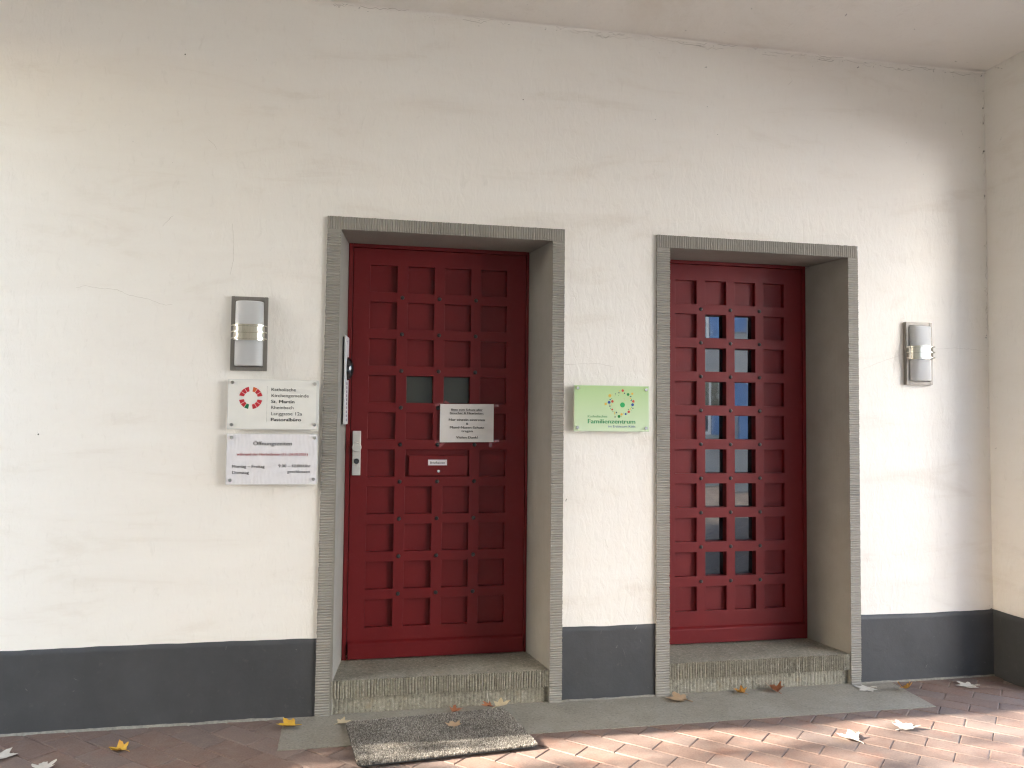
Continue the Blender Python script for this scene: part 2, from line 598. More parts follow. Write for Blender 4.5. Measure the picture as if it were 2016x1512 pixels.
# concrete slab in front of both doors
def slab():
    xs = lines(SL[0], 3.30, 0.03)
    bm = bmesh.new()
    rows = []
    ny = 12
    for j in range(ny + 1):
        row = []
        for x in xs:
            f = j / ny
            yf = SL[2] - 0.012 * (x - 1.5) / 1.5 * 0.3 + 0.006 * fbm(x * 3, 1.0, 0, 4) + 0.003 * fbm(x * 25, 1.0, 0, 2)
            y = yf * f + 0.02 * (1 - f)
            # right end is cut obliquely, left end nearly square
            xe = 3.085 - 0.03 * f + (0.06 if f > .9 else 0) * 0
            xx = SL[0] + (x - SL[0]) * (xe - SL[0]) / (3.30 - SL[0])
            if x == xs[0]: xx += 0.004 * fbm(2, f * 9, 0, 3)
            z = 0.0024 + 0.0005 * fbm(xx * 3, y * 3, 1, 3)
            row.append(bm.verts.new((xx, y, z)))
        rows.append(row)
    for j in range(ny):
        for i in range(len(xs) - 1):
            bm.faces.new((rows[j][i], rows[j + 1][i], rows[j + 1][i + 1], rows[j][i + 1]))
    be = [e for e in bm.edges if e.is_boundary]
    for e in be:
        a_, b_ = e.verts[0].co.copy(), e.verts[1].co.copy()
        q_ = [bm.verts.new(c_) for c_ in (a_, b_, (b_.x, b_.y, -.04), (a_.x, a_.y, -.04))]
        bm.faces.new(q_)
    o = bm_obj('threshold_slab', bm, M['slab'], None, False)
    tag(o, kind='structure')
slab()

# ------------------------------------------------------------------ building: walls, ceiling
bld = empty('building', (0.5, 0.0, 0.0))
tag(bld, 'white plastered passage with dark grey painted wall base and low flat ceiling', 'building')

HOLES = [(-0.03, 1.13, 2.435), (1.715, 2.865, 2.435)]
def wall_grid(name, xs, zs, fy, mat, parent, skip):
    verts, idx, faces = [], {}, []
    for j, z in enumerate(zs):
        for i, x in enumerate(xs):
            idx[i, j] = len(verts)
            verts.append(fy(x, z))
    for j in range(len(zs) - 1):
        for i in range(len(xs) - 1):
            if skip((xs[i] + xs[i + 1]) / 2, (zs[j] + zs[j + 1]) / 2): continue
            faces.append((idx[i, j], idx[i + 1, j], idx[i + 1, j + 1], idx[i, j + 1]))
    return mesh(name, verts, faces, mat, parent, True)
def inhole(x, z):
    return any(a < x < b and z < t for a, b, t in HOLES)
ex = [h[0] for h in HOLES] + [h[1] for h in HOLES]
bw = wall_grid('door_wall', lines(XL - 0.4, XR + 0.02, 0.03, ex), lines(-0.02, ZC + 0.02, 0.03, [2.435]),
               lambda x, z: (x, disp(x, z), z), M['plaster'], bld, inhole)
# painted base, a few millimetres proud with a hand-painted wavy top edge
def plinth_strip(name, x0, x1, parent):
    xs = lines(x0, x1, 0.02)
    vs, fs = [], []
    nz = 14
    for x in xs:
        t = top_of_plinth(x)
        for j in range(nz + 1):
            z = -0.02 + (t + 0.02) * j / nz
            vs.append((x, disp(x, z) - 0.003, z))
        vs.append((x, disp(x, t) + 0.004, t + 0.0005))
    c = nz + 2
    for i in range(len(xs) - 1):
        for j in range(nz + 1):
            fs.append((i * c + j, (i + 1) * c + j, (i + 1) * c + j + 1, i * c + j + 1))
    return mesh(name, vs, fs, M['plinth'], parent, True)
for a, b in ((XL - .4, -0.04), (1.14, 1.70), (2.86, XR + 0.004)):
    plinth_strip('painted_base', a, b, bw)
sv, sf = [], []
rq = random.Random(17)
def scuff(x, z, l, a, w=.0012):
    ca, sa = math.cos(a), math.sin(a)
    b0 = len(sv)
    for i in range(5):
        f = i / 4 - .5
        px, pz = x + f * l * ca + rq.gauss(0, .0008), z + f * l * sa + rq.gauss(0, .0008)
        ww = w * (1 - abs(f) * 1.6)
        sv.extend([(px - sa * ww, disp(px, pz) - .0038, pz + ca * ww), (px + sa * ww, disp(px, pz) - .0038, pz - ca * ww)])
    for i in range(4): sf.append((b0 + 2 * i, b0 + 2 * i + 1, b0 + 2 * i + 3, b0 + 2 * i + 2))
scuff(1.570, .362, .022, .9, .0022); scuff(1.466, .268, .016, .8, .0016); scuff(1.508, .235, .06, -1.2, .0004)
for i in range(12):
    px = rq.choice((rq.uniform(-1.7, -.1), rq.uniform(1.2, 1.66), rq.uniform(2.95, 3.72)))
    scuff(px, rq.uniform(.03, .36), rq.uniform(.006, .03), rq.uniform(-1.5, 1.5), rq.uniform(.0005, .0011))
o = mesh('base_scuffs', sv, sf, M['scuff'], bw); tag(o, kind='stuff')
# mortar fillet where the paving meets the wall
def fillet(x0, x1):
    xs = lines(x0, x1, 0.012)
    vs, fs = [], []
    for x in xs:
        w = 0.012 + 0.007 * fbm(x * 9, 3, 0, 3)
        h = 0.010 + 0.005 * fbm(x * 12, 8, 0, 3)
        vs += [(x, 0.004, h), (x, -0.004 - w * .4, h * 0.75), (x, -0.004 - w, 0.001 - .006)]
    for i in range(len(xs) - 1):
        for j in range(2):
            fs.append((i * 3 + j, (i + 1) * 3 + j, (i + 1) * 3 + j + 1, i * 3 + j + 1))
    mesh('mortar_fillet', vs, fs, M['mortar'], bw, True)
fillet(XL, -0.22)
fillet(1.16, 1.69)
fillet(2.89, XR)
# right-hand return wall
rw = wall_grid('return_wall', lines(-0.012, PIER_R, 0.03), lines(-0.02, ZC + 0.02, 0.03),
               lambda d, z: (XR + 0.8 * disp(d + 9, z), -d, z), M['plaster'], bld, lambda a, b: False)
box('return_wall_end', XR + 0.012, XR + 0.42, -PIER_R, 0.3, 0.0, ZC + .3, M['plaster'], rw)
vs, fs = [], []
ds = lines(-0.01, PIER_R, 0.02)
for d in ds:
    t = top_of_plinth(XR + d)
    for j in range(11):
        z = -0.02 + (t + 0.02) * j / 10
        vs.append((XR + 0.8 * disp(d + 9, z) - 0.003, -d, z))
    vs.append((XR + 0.006, -d, t + .0005))
for i in range(len(ds) - 1):
    for j in range(11):
        fs.append((i * 12 + j, (i + 1) * 12 + j, (i + 1) * 12 + j + 1, i * 12 + j + 1))
mesh('painted_base', vs, fs, M['plinth'], rw, True)
# ceiling with a small hand-trowelled cove
cxs, cys = lines(XL - .4, XR + .42, 0.06), lines(0.0, -YB, 0.06)
cl = wall_grid('ceiling', cxs, cys, lambda x, d: (x, -d + 0.02, ZC + 0.5 * disp(x + 4, d)), M['plaster'], bld, lambda a, b: False)
vs, fs = [], []
for x in lines(XL - .4, XR, 0.03):
    r = 0.012 + 0.005 * fbm(x * 2, 4, 0, 3)
    for j in range(6):
        a = math.pi / 2 * j / 5
        vs.append((x, disp(x, ZC - r) - 0.0015 - r + r * math.cos(a), ZC - 0.002 - r + r * math.sin(a)))
n = len(vs) // 6
for i in range(n - 1):
    for j in range(5):
        fs.append((i * 6 + j, (i + 1) * 6 + j, (i + 1) * 6 + j + 1, i * 6 + j + 1))
mesh('cove', vs, fs, M['plaster'], cl, True)
box('roof_slab', XL - .4, XR + .42, YB - .3, 0.9, ZC + .03, ZC + .5, M['plaster'], bld)
box('core_wall', XL - .4, XR + .42, 0.47, 0.6, -0.02, ZC + .1, M['plaster'], bld)  # unseen sheet added behind the doors to stop light leaking through
box('far_wall', XL - .4, XR + .42, YB - .3, YB, 0.0, ZC + .1, M['plaster'], bld)
box('opening_lintel', XR + 0.012, XR + 0.42, YB, -PIER_R - .001, 3.02, ZC + .1, M['plaster'], bld)
box('opening_pier', XR + 0.012, XR + 0.42, YB, YB + 0.5, 0.0, 3.02, M['plaster'], bld)
box('opening_pier', XL - 0.4, XL, -PIER_L, 0.30, 0.0, ZC + .1, M['plaster'], bld)
box('opening_lintel', XL - 0.4, XL, -1.30, -PIER_L - .001, 3.25, ZC + .1, M['plaster'], bld)
box('opening_pier', XL - 0.4, XL, YB, -1.301, 0.0, ZC + .1, M['plaster'], bld)  # unseen end wall, added to narrow the opening and cut light from the left

# specks of dirt, spider webs and hairline cracks on wall, ceiling and corner
SPECKS = [(-0.756, 3.227, 0.0103), (1.838, 3.555, 0.0077), (1.859, 3.555, 0.0051), (1.974, 3.428, 0.009), (1.98, 3.204, 0.0064), (2.043, 3.052, 0.0064), (1.676, 3.107, 0.0064), (0.936, 3.152, 0.0077), (-1.353, 1.368, 0.0103), (2.921, 3.52, 0.0077), (2.914, 3.516, 0.0077), (-0.982, 2.778, 0.0038), (-0.8, 2.687, 0.0038), (0.001, 3.379, 0.0038), (-0.422, 3.232, 0.0038), (1.698, 3.481, 0.0051), (3.495, 3.238, 0.0051), (3.472, 3.328, 0.0038), (2.628, 3.497, 0.0051), (3.231, 3.099, 0.0051), (3.121, 3.069, 0.0051), (3.601, 3.198, 0.0064), (3.608, 3.18, 0.0051), (3.629, 3.415, 0.0038), (3.34, 2.92, 0.0051), (1.187, 1.043, 0.009), (1.184, 1.035, 0.0077), (3.754, 3.453, 0.009), (3.752, 3.35, 0.0128), (3.754, 3.258, 0.0103), (3.752, 3.088, 0.0154), (3.745, 3.075, 0.0077), (3.752, 2.817, 0.0115), (3.750, 2.801, 0.0077), (3.755, 2.968, 0.0051), (3.722, 3.109, 0.0051), (3.750, 1.969, 0.0103), (3.753, 1.984, 0.0077), (3.754, 2.029, 0.0051), (3.752, 1.554, 0.0064), (3.752, 1.864, 0.0051), (3.732, 2.146, 0.0038), (3.750, 0.383, 0.0103), (3.755, 0.386, 0.0077), (3.745, 3.545, 0.0077), (3.736, 3.543, 0.0051)]
rs = random.Random(3)
for i in range(170):
    x = -0.2 + 3.95 * rs.random() ** 0.8
    SPECKS.append((x, ZC - 0.012 - abs(rs.gauss(0, .014)), rs.choice((.0025, .003, .004, .006))))
for i in range(26):
    SPECKS.append((XR - 0.006 - abs(rs.gauss(0, .012)), rs.uniform(1.2, 3.5), rs.choice((.002, .003, .004))))
for i in range(45):
    SPECKS.append((rs.uniform(-1.6, 3.6), rs.uniform(0.5, 3.5), rs.choice((.0015, .002, .0025))))
dv, df = [], []
def blob(c, ux, uz, nrm, r, flat=0.35):
    """small irregular flattened lump"""
    k = 7
    b0 = len(dv)
    cx = Vector(c)
    for j in range(k):
        a = 2 * math.pi * j / k
        q = r * 0.5 * rs.uniform(.55, 1.25)
        dv.append(tuple(cx + ux * math.cos(a) * q + uz * math.sin(a) * q + nrm * -0.001))
    dv.append(tuple(cx + nrm * r * flat))
    for j in range(k): df.append((b0 + j, b0 + (j + 1) % k, b0 + k))
EX, EY, EZ = Vector((1, 0, 0)), Vector((0, 1, 0)), Vector((0, 0, 1))
for x, z, s in SPECKS:
    if inhole(x, z) or x > XR: continue
    blob((x, disp(x, z), z), EX, EZ, -EY, s)
    if s > .008:
        for q in range(4):
            xx, zz = x + rs.gauss(0, s), z + rs.gauss(0, s * 1.3)
            if xx < XR - .004: blob((xx, disp(xx, zz), zz), EX, EZ, -EY, s * .3)
o = mesh('wall_specks', dv, df, M['dirt'], bw); tag(o, kind='stuff')
dv, df = [], []
for x, y in ((2.548, -0.436), (2.545, -0.447), (2.042, -0.394), (3.493, -0.091), (2.992, -0.383), (1.809, -0.103)):
    blob((x, y, ZC + .5 * disp(x + 4, -y)), EX, EY, -EZ, .008)
for i in range(40):
    x, y = rs.uniform(.3, 3.7), -0.05 - abs(rs.gauss(0, .12))
    blob((x, y, ZC + .5 * disp(x + 4, -y)), EX, EY, -EZ, rs.choice((.002, .003, .004)))
o = mesh('ceiling_specks', dv, df, M['dirt'], cl); tag(o, kind='stuff')
dv, df = [], []
for y, z, s in ((-0.117, 3.119, .007), (-0.121, 3.132, .006), (-0.135, 3.083, .005), (-0.051, 2.159, .004), (-0.17, 1.489, .004), (-0.133, 3.535, .007), (-0.107, 3.55, .009), (-0.198, 2.086, .003), (-0.041, 1.317, .006), (-0.048, 1.32, .006), (-.09, 3.56, .006), (-.16, 3.55, .005)):
    blob((XR + .8 * disp(-y + 9, z), y, z), EY, EZ, -EX, s)
o = mesh('return_wall_specks', dv, df, M['dirt'], rw); tag(o, kind='stuff')
CRACKS = [[(-1.212, 2.06), (-1.168, 2.069), (-1.101, 2.06), (-1.033, 2.058), (-0.988, 2.035), (-0.897, 2.019), (-0.827, 1.993), (-0.77, 1.995)], [(-0.516, 2.405), (-0.508, 2.305), (-0.509, 2.217), (-0.523, 2.141)], [(1.176, 1.75), (1.264, 1.757), (1.364, 1.76), (1.449, 1.743)], [(2.935, 1.767), (3.05, 1.81), (3.265, 1.881), (3.535, 1.903), (3.741, 1.893)], [(-0.639, 2.813), (-0.61, 2.79), (-0.59, 2.753)], [(-0.838, 2.374), (-0.81, 2.41), (-0.782, 2.44)], [(2.48, 3.44), (2.5, 3.40), (2.468, 3.364)], [(1.40, 0.83), (1.41, .80), (1.425, .77)]]
dv, df = [], []
for L in CRACKS:
    pts = []
    for a, b in zip(L[:-1], L[1:]):
        nn = max(2, int(math.dist(a, b) / .012))
        for i in range(nn):
            f = i / nn
            pts.append((a[0] + (b[0] - a[0]) * f + .004 * fbm(a[0] * 50 + i, 1, 0, 2), a[1] + (b[1] - a[1]) * f + .006 * fbm(a[1] * 40 + i * .7, 3, 0, 2)))
    for i in range(len(pts) - 1):
        (x0, z0), (x1, z1) = pts[i], pts[i + 1]
        w = .0007 * (1 + .8 * fbm(x0 * 30, z0 * 30, 0, 2))
        dx, dz = x1 - x0, z1 - z0
        l = math.hypot(dx, dz) or 1
        nx, nz = -dz / l * w, dx / l * w
        b0 = len(dv)
        dv += [(x0 + nx, disp(x0, z0) - .0007, z0 + nz), (x0 - nx, disp(x0, z0) - .0007, z0 - nz), (x1 - nx, disp(x1, z1) - .0007, z1 - nz), (x1 + nx, disp(x1, z1) - .0007, z1 + nz)]
        df.append((b0, b0 + 1, b0 + 2, b0 + 3))
WEB_V, WEB_F = [], []
def thread(pts, w):
    for (p, q) in zip(pts[:-1], pts[1:]):
        p, q = Vector(p), Vector(q)
        u = (q - p).normalized()
        n_ = u.cross(EY)
        n_ = (n_.normalized() if n_.length > .1 else EZ) * w
        b0 = len(WEB_V)
        WEB_V.extend([p + n_, p - n_, q - n_, q + n_])
        WEB_F.append((b0, b0 + 1, b0 + 2, b0 + 3))
for i in range(42):
    x0_ = -0.1 + 3.8 * rs.random()
    L_ = rs.uniform(.03, .16)
    z0_ = ZC - rs.uniform(.002, .035)
    thread([(x0_ + L_ * k_ / 8, -0.006 - .02 * rs.random() * math.sin(k_ * .39), z0_ - .012 * math.sin(k_ * .39) + rs.gauss(0, .0025)) for k_ in range(9)], rs.uniform(.0003, .0008))
for i in range(14):
    z0_ = rs.uniform(1.6, 3.5)
    L_ = rs.uniform(.03, .12)
    thread([(XR - .004 - abs(rs.gauss(0, .010)), -.005, z0_ + L_ * k_ / 7) for k_ in range(8)], rs.uniform(.0003, .0007))
o = mesh('cobwebs', WEB_V, WEB_F, M['web'], bw); tag(o, kind='stuff')
o = mesh('plaster_cracks', dv, df, M['crack'], bw); tag(o, kind='stuff')

# ------------------------------------------------------------------ tooled stone surrounds
def grooved(name, corner, udir_len, vdir_len, along, mat, parent, seed, pitch=0.0130, depth=0.0036, skirt=0.012, taper=None, rough=1.0):
    """a slab face with hand-cut grooves. The face lies in x-z at y=corner.y; 'along' = axis in which grooves repeat ('z' or 'x')"""
    rr = random.Random(seed)
    x0, y0, z0 = corner
    W, H = udir_len, vdir_len
    L = H if along == 'z' else W
    pos, off = [0.0], [0.35]
    p = 0.0
    while p < L - pitch * 1.3:
        w = pitch * (1 + .14 * rough * rr.uniform(-1, 1))
        dpt = rr.uniform(.85, 1.15)
        pos += [p + w * .28, p + w * .5, p + w * .78, p + w]
        off += [rr.uniform(-.12, .1), rr.uniform(-.1, .12), 1.0 * dpt, .45 * dpt]
        p += w
    pos.append(L); off.append(.35)
    S = W if along == 'z' else H
    nc = max(3, int(S / 0.016))
    verts, faces = [], []
    for i, q in enumerate(pos):
        for j in range(nc + 1):
            f = j / nc
            edge = (i in (0, len(pos) - 1)) or j in (0, nc)
            wob = 0.0 if i in (0, len(pos) - 1) else .0011 * rough * fbm(f * S * 9 + seed, q * 3, 1.5, 3)
            qq = q + wob
            side = f * S + (0.0022 * rough * fbm(q * 40, f * 3 + seed, 4, 3) if j in (0, nc) else 0)
            x, z = (x0 + side, z0 + qq) if along == 'z' else (x0 + qq, z0 + side)
            chip = max(0, fbm(x * 24, z * 24, seed, 3) - .28) * .006 * rough
            y = y0 + off[i] * depth * (1 + .35 * fbm(x * 60, z * 60, 2, 2)) + chip
            verts.append([x, y, z])
    c = nc + 1
    for i in range(len(pos) - 1):
        for j in range(nc):
            a = (i * c + j, i * c + j + 1, (i + 1) * c + j + 1, (i + 1) * c + j)
            faces.append(a if along == 'z' else a[::-1])
    # skirt
    ring = [i * c for i in range(len(pos))] + [(len(pos) - 1) * c + j for j in range(1, c)] + [i * c + nc for i in range(len(pos) - 2, -1, -1)] + [j for j in range(nc - 1, 0, -1)]
    b0 = len(verts)
    for r in ring: verts.append([verts[r][0], y0 + skirt + depth, verts[r][2]])
    nR = len(ring)
    for i in range(nR):
        j = (i + 1) % nR
        faces.append((ring[i], b0 + i, b0 + j, ring[j]))
    if taper:
        for v in verts: v[0] += taper(v[0], v[2])
    bm = bmesh.new()
    bv = [bm.verts.new(v) for v in verts]
    for f in faces:
        try: bm.faces.new([bv[i] for i in f])
        except ValueError: pass
    return bm_obj(name, bm, mat, parent)

def prism_xy(name, pts, z0, z1, mat, parent):
    n = len(pts)
    vs = [(x, y, z0) for x, y in pts] + [(x, y, z1) for x, y in pts]
    fs = [tuple(range(n))[::-1], tuple(range(n, 2 * n))] + [(i, (i + 1) % n, n + (i + 1) % n, n + i) for i in range(n)]
    bm = bmesh.new()
    bv = [bm.verts.new(v) for v in vs]
    for f in fs: bm.faces.new([bv[i] for i in f])
    return bm_obj(name, bm, mat, parent)

YD = 0.338       # face of the doors
def surround(label, xo0, xi0, xi1, xo1, zi, zo, xd0, xd1, zt, seed, taper=None):
    t = empty('door_surround', ((xo0 + xo1) / 2, 0.0, 0.0))
    tag(t, label, 'door surround', 'tooled stone door surrounds')
    j1 = grooved('jamb', (xo0, FY, 0.0), xi0 - xo0, zi, 'z', M['stone'], t, seed, taper=taper)
    j2 = grooved('jamb', (xi1, FY, 0.0), xo1 - xi1, zi, 'z', M['stone'], t, seed + 1)
    l1 = grooved('lintel', (xo0, FY, zi + .001), xo1 - xo0, zo - zi - .001, 'x', M['stone'], t, seed + 2)
    yb = FY + 0.014
    prism_xy('reveal', [(xo0 + .003, yb), (xi0 - .001, yb - .008), (xd0, YD + .02), (xo0 + .003, YD + .02)], 0.0, zi + .003, M['reveal'], j1)
    prism_xy('reveal', [(xo1 - .003, yb), (xo1 - .003, YD + .02), (xd1, YD + .02), (xi1 + .001, yb - .008)], 0.0, zi + .003, M['reveal'], j2)
    bm = bmesh.new()
    P = [(yb - .008, zi + .001), (YD + .02, zt), (YD + .02, zo - .003), (yb, zo - .003)]
    a = [bm.verts.new((xo0 + .004, y, z)) for y, z in P]
    b = [bm.verts.new((xo1 - .004, y, z)) for y, z in P]
    bm.faces.new(a); bm.faces.new(b[::-1])
    for i in range(4): bm.faces.new((a[i], b[i], b[(i + 1) % 4], a[(i + 1) % 4]))
    bm_obj('soffit', bm, M['reveal'], l1)
    return t
surround('grey stone surround of the left red door, beside the parish sign', -0.061, 0.006, 1.100, 1.165, 2.402, 2.467, 0.047, 1.049, 2.411, 11,
         taper=lambda x, z: -0.016 * (1 - z / 2.4))
surround('grey stone surround of the right glazed red door', 1.682, 1.756, 2.832, 2.894, 2.399, 2.467, 1.815, 2.774, 2.412, 41)

# ------------------------------------------------------------------ door steps
def doorstep(label, x0, x1, xd0, xd1, seed):
    t = empty('doorstep', ((x0 + x1) / 2, 0.0, 0.0))
    tag(t, label, 'doorstep', 'stone doorsteps')
    g = grooved('tread_front', (x0 + .002, -0.012, 0.083), x1 - x0 - .004, 0.085, 'x', M['step'], t, seed, pitch=.0135, depth=.0062, skirt=.008, rough=1.5)
    # tread with slightly worn top
    vs, fs = [], []
    ny = 10
    xs = lines(0, 1, 1 / 50)
    for j in range(ny + 1):
        f = j / ny
        y = -0.0105 + (YD + .03 + .0105) * f
        for u in xs:
            a, b = x0 + .002 + (xd0 - x0 - .03) * f, x1 - .002 + (xd1 - x1 + .03) * f
            x = a + (b - a) * u
            z = .168 - .003 * math.exp(-((u - .5) / .25) ** 2) + .0012 * fbm(x * 9, y * 9, seed, 3) - (.004 * (1 + .8 * fbm(x * 45, 2, seed, 3)) if j == 0 else 0)
            vs.append((x, y, z))
    c = len(xs)
    for j in range(ny):
        for i in range(c - 1):
            fs.append((j * c + i, j * c + i + 1, (j + 1) * c + i + 1, (j + 1) * c + i))
    mesh('tread', vs, fs, M['step'], t, True)
    grooved('riser', (x0 + .004, 0.006, 0.0), x1 - x0 - .03, 0.082, 'x', M['step'], t, seed + 5, pitch=.02, depth=.0022, skirt=.06, rough=1.8)
    box('under_stone', x0, x1, .012, YD + .1, 0.0, .155, M['step'], t)
doorstep('stone step under the left red door, behind the doormat', -0.006, 1.103, 0.047, 1.049, 70)
doorstep('stone step under the right glazed red door', 1.757, 2.829, 1.815, 2.774, 90)

# ------------------------------------------------------------------ doors
def lattice(name, x0, x1, z0, z1, holes, yf, depth, mat, parent):
    xs = sorted({x0, x1} | {h[0] for h in holes} | {h[1] for h in holes})
    zs = sorted({z0, z1} | {h[2] for h in holes} | {h[3] for h in holes})
    bm = bmesh.new()
    vf, vb = {}, {}
    def F(i, j):
        if (i, j) not in vf: vf[i, j] = bm.verts.new((xs[i], yf, zs[j]))
        return vf[i, j]
    def B(i, j):
        if (i, j) not in vb: vb[i, j] = bm.verts.new((xs[i], yf + depth, zs[j]))
        return vb[i, j]
    def solid(i, j):
        if not (0 <= i < len(xs) - 1 and 0 <= j < len(zs) - 1): return False
        cx, cz = (xs[i] + xs[i + 1]) / 2, (zs[j] + zs[j + 1]) / 2
        return not any(a < cx < b and c < cz < d for a, b, c, d in holes)
    for i in range(len(xs) - 1):
        for j in range(len(zs) - 1):
            if not solid(i, j): continue
            bm.faces.new((F(i, j), F(i + 1, j), F(i + 1, j + 1), F(i, j + 1)))
            if not solid(i - 1, j): bm.faces.new((F(i, j), F(i, j + 1), B(i, j + 1), B(i, j)))
            if not solid(i + 1, j): bm.faces.new((F(i + 1, j), B(i + 1, j), B(i + 1, j + 1), F(i + 1, j + 1)))
            if not solid(i, j - 1): bm.faces.new((F(i, j), B(i, j), B(i + 1, j), F(i + 1, j)))
            if not solid(i, j + 1): bm.faces.new((F(i, j + 1), F(i + 1, j + 1), B(i + 1, j + 1), B(i, j + 1)))
    bm.normal_update()
    be = [e for e in bm.edges if len(e.link_faces) == 2 and abs(e.link_faces[0].normal.dot(e.link_faces[1].normal)) < .5 and all(abs(v.co.y - yf) < 1e-5 for v in e.verts)]
    bmesh.ops.bevel(bm, geom=be, offset=.0022, segments=2, affect='EDGES', profile=.6)
    return bm_obj(name, bm, mat, parent)

def stud_mesh():
    bm = bmesh.new()
    prof = [(0.0115, 0.0), (0.0108, .003), (0.0075, .0062), (0.0, .0078)]
    n = 8
    rings = []
    for r, h in prof[:-1]:
        rings.append([bm.verts.new((r * math.cos(2 * math.pi * (i + .5) / n), -h, r * math.sin(2 * math.pi * (i + .5) / n))) for i in range(n)])
    tip = bm.verts.new((0, -prof[-1][1], 0))
    for a, b in zip(rings[:-1], rings[1:]):
        for i in range(n): bm.faces.new((a[i], a[(i + 1) % n], b[(i + 1) % n], b[i]))
    for i in range(n): bm.faces.new((rings[-1][i], rings[-1][(i + 1) % n], tip))
    bmesh.ops.recalc_face_normals(bm, faces=bm.faces)
    me = bpy.data.meshes.new('stud')
    bm.to_mesh(me); bm.free()
    me.materials.append(M['iron'])
    return me
STUD = stud_mesh()

def panel_mesh(w, h, mat, name):
    bm = bmesh.new()
    add_box(bm, -w / 2, w / 2, 0.0, 0.014, -h / 2, h / 2)
    me = bpy.data.meshes.new(name)
    bmesh.ops.recalc_face_normals(bm, faces=bm.faces)
    bm.to_mesh(me); bm.free()
    me.materials.append(mat)
    return me

def place(name, me, parent, loc, rot=(0, 0, 0)):
    o = bpy.data.objects.new(name, me)
    col.objects.link(o)
    o.parent = parent
    o.location = Vector(loc) - parent.location
    o.rotation_euler = rot
    return o

def door(label, fx0, fx1, x0, x1, cols, w, ztop, pz, h, glass, merged, gmat):
    z0, z1 = .172, 2.409
    t = empty('red_door', ((x0 + x1) / 2, YD, 0.172))
    tag(t, label, 'door', 'red coffered doors')
    holes, panels, panes = [], [], []
    for r in range(10):
        zt = ztop - r * pz
        for c, xc in enumerate(cols):
            if (c, r) in merged: continue
            holes.append((xc, xc + w, zt - h, zt))
            (panes if (c, r) in glass else panels).append((xc + w / 2, zt - h / 2))
    if merged:
        a = min(cols[c] for c, r in merged); b = max(cols[c] + w for c, r in merged)
        r = list(merged)[0][1]
        holes.append((a, b, ztop - r * pz - h, ztop - r * pz))
    leaf = lattice('leaf', x0, x1, z0 + .004, z1 - .022, holes, YD, .075, M['red'], t)
    pm, gmsh = panel_mesh(w + .008, h + .008, M['red'], 'panel'), panel_mesh(w + .008, h + .008, gmat, 'pane')
    for x, z in panels: place('panel', pm, t, (x, YD + .026, z))
    for x, z in panes: place('pane', gmsh, t, (x, YD + .048, z), (random.uniform(-.012, .012), 0, random.uniform(-.014, .014)))
    # iron studs on the crossings
    for r in range(9):
        for c in range(3):
            x = (cols[c] + w + cols[c + 1]) / 2
            z = ztop - r * pz - h - (pz - h) / 2
            place('stud', STUD, t, (x, YD, z), (0, random.uniform(0, 1.5), 0))
    # fixed frame around the leaf
    fr = empty('door_frame', (0, 0, 0))
    fr.parent = t
    fr.location = (0, 0, 0)
    box('frame_post', fx0, x0 - .003, YD - .006, YD + .09, z0 - .004, z1, M['red'], fr, .002)
    box('frame_post', x1 + .003, fx1, YD - .006, YD + .09, z0 - .004, z1, M['red'], fr, .002)
    box('frame_head', x0 - .003, x1 + .003, YD - .004, YD + .09, z1 - .019, z1 + .001, M['red'], fr, .002)
    box('backing', fx0, fx1, YD + .0755, YD + .10, z0, z1, M['iron'], t)
    # weather board along the foot
    bm = bmesh.new()
    P = [(YD + .003, .268), (YD - .016, .256), (YD - .020, .250), (YD - .020, z0 + .003), (YD + .003, z0 + .003)]
    a = [bm.verts.new((x0 + .006, y, z)) for y, z in P]
    b = [bm.verts.new((x1 - .004, y, z)) for y, z in P]
    bm.faces.new(a); bm.faces.new(b[::-1])
    for i in range(5): bm.faces.new((a[i], b[i], b[(i + 1) % 5], a[(i + 1) % 5]))
    bm_obj('weather_board', bm, M['red'], t)
    return t

cols1 = [0.163, 0.368, 0.573, 0.777]
d1 = door('red coffered door with two dull panes, letterbox flap and taped notice', .046, 1.050, .072, 1.034, cols1, .146, 2.296, .2015, .147,
          {(1, 3), (2, 3)}, {(1, 5), (2, 5)}, M['pane_green'])
cols2 = [1.936, 2.124, 2.312, 2.500]
d2 = door('red coffered door with sixteen glass panes in two columns', 1.812, 2.776, 1.838, 2.752, cols2, .133, 2.293, .1999, .140,
          {(c, r) for c in (1, 2) for r in range(1, 9)}, set(), M['pane'])

# letterbox in the left door
box('letterbox_back', .366, .721, YD + .022, YD + .05, 1.138, 1.29, M['red'], d1)
lb = box('letterbox_flap', .386, .708, YD - .010, YD + .012, 1.147, 1.258, M['red'], d1, .003, 2)
box('name_strip', .491, .595, YD - .0115, YD - .0102, 1.203, 1.234, M['paper'], lb)
bm = bmesh.new()
add_cyl(bm, (.549, YD - .0095, 1.171), (0, -1, 0), .008, .0075, .003, 14)
bm_obj('lock', bm, M['chrome'], lb)
# handle plate, knob, lock
hp = box('handle_plate', .083, .127, YD - .011, YD + .001, 1.150, 1.389, M['alu'], d1, .002, 2)
bm = bmesh.new()
add_cyl(bm, (.105, YD - .010, 1.302), (0, -1, 0), .012, .012, .028, 16)
add_cyl(bm, (.105, YD - .036, 1.302), (0, -1, 0), .0235, .0255, .014, 28)
add_cyl(bm, (.105, YD - .0505, 1.302), (0, -1, 0), .0255, .0235, .004, 28)
bm_obj('knob', bm, M['alu'], hp)
bm = bmesh.new()
add_cyl(bm, (.105, YD - .010, 1.226), (0, -1, 0), .0155, .0145, .012, 20)
add_cyl(bm, (.105, YD - .0225, 1.226), (0, -1, 0), .0095, .0085, .006, 16)
bm_obj('lock_cylinder', bm, M['black_plastic'], hp)
box('lock_latch', .102, .108, YD - .0125, YD - .010, 1.203, 1.212, M['chrome'], hp)

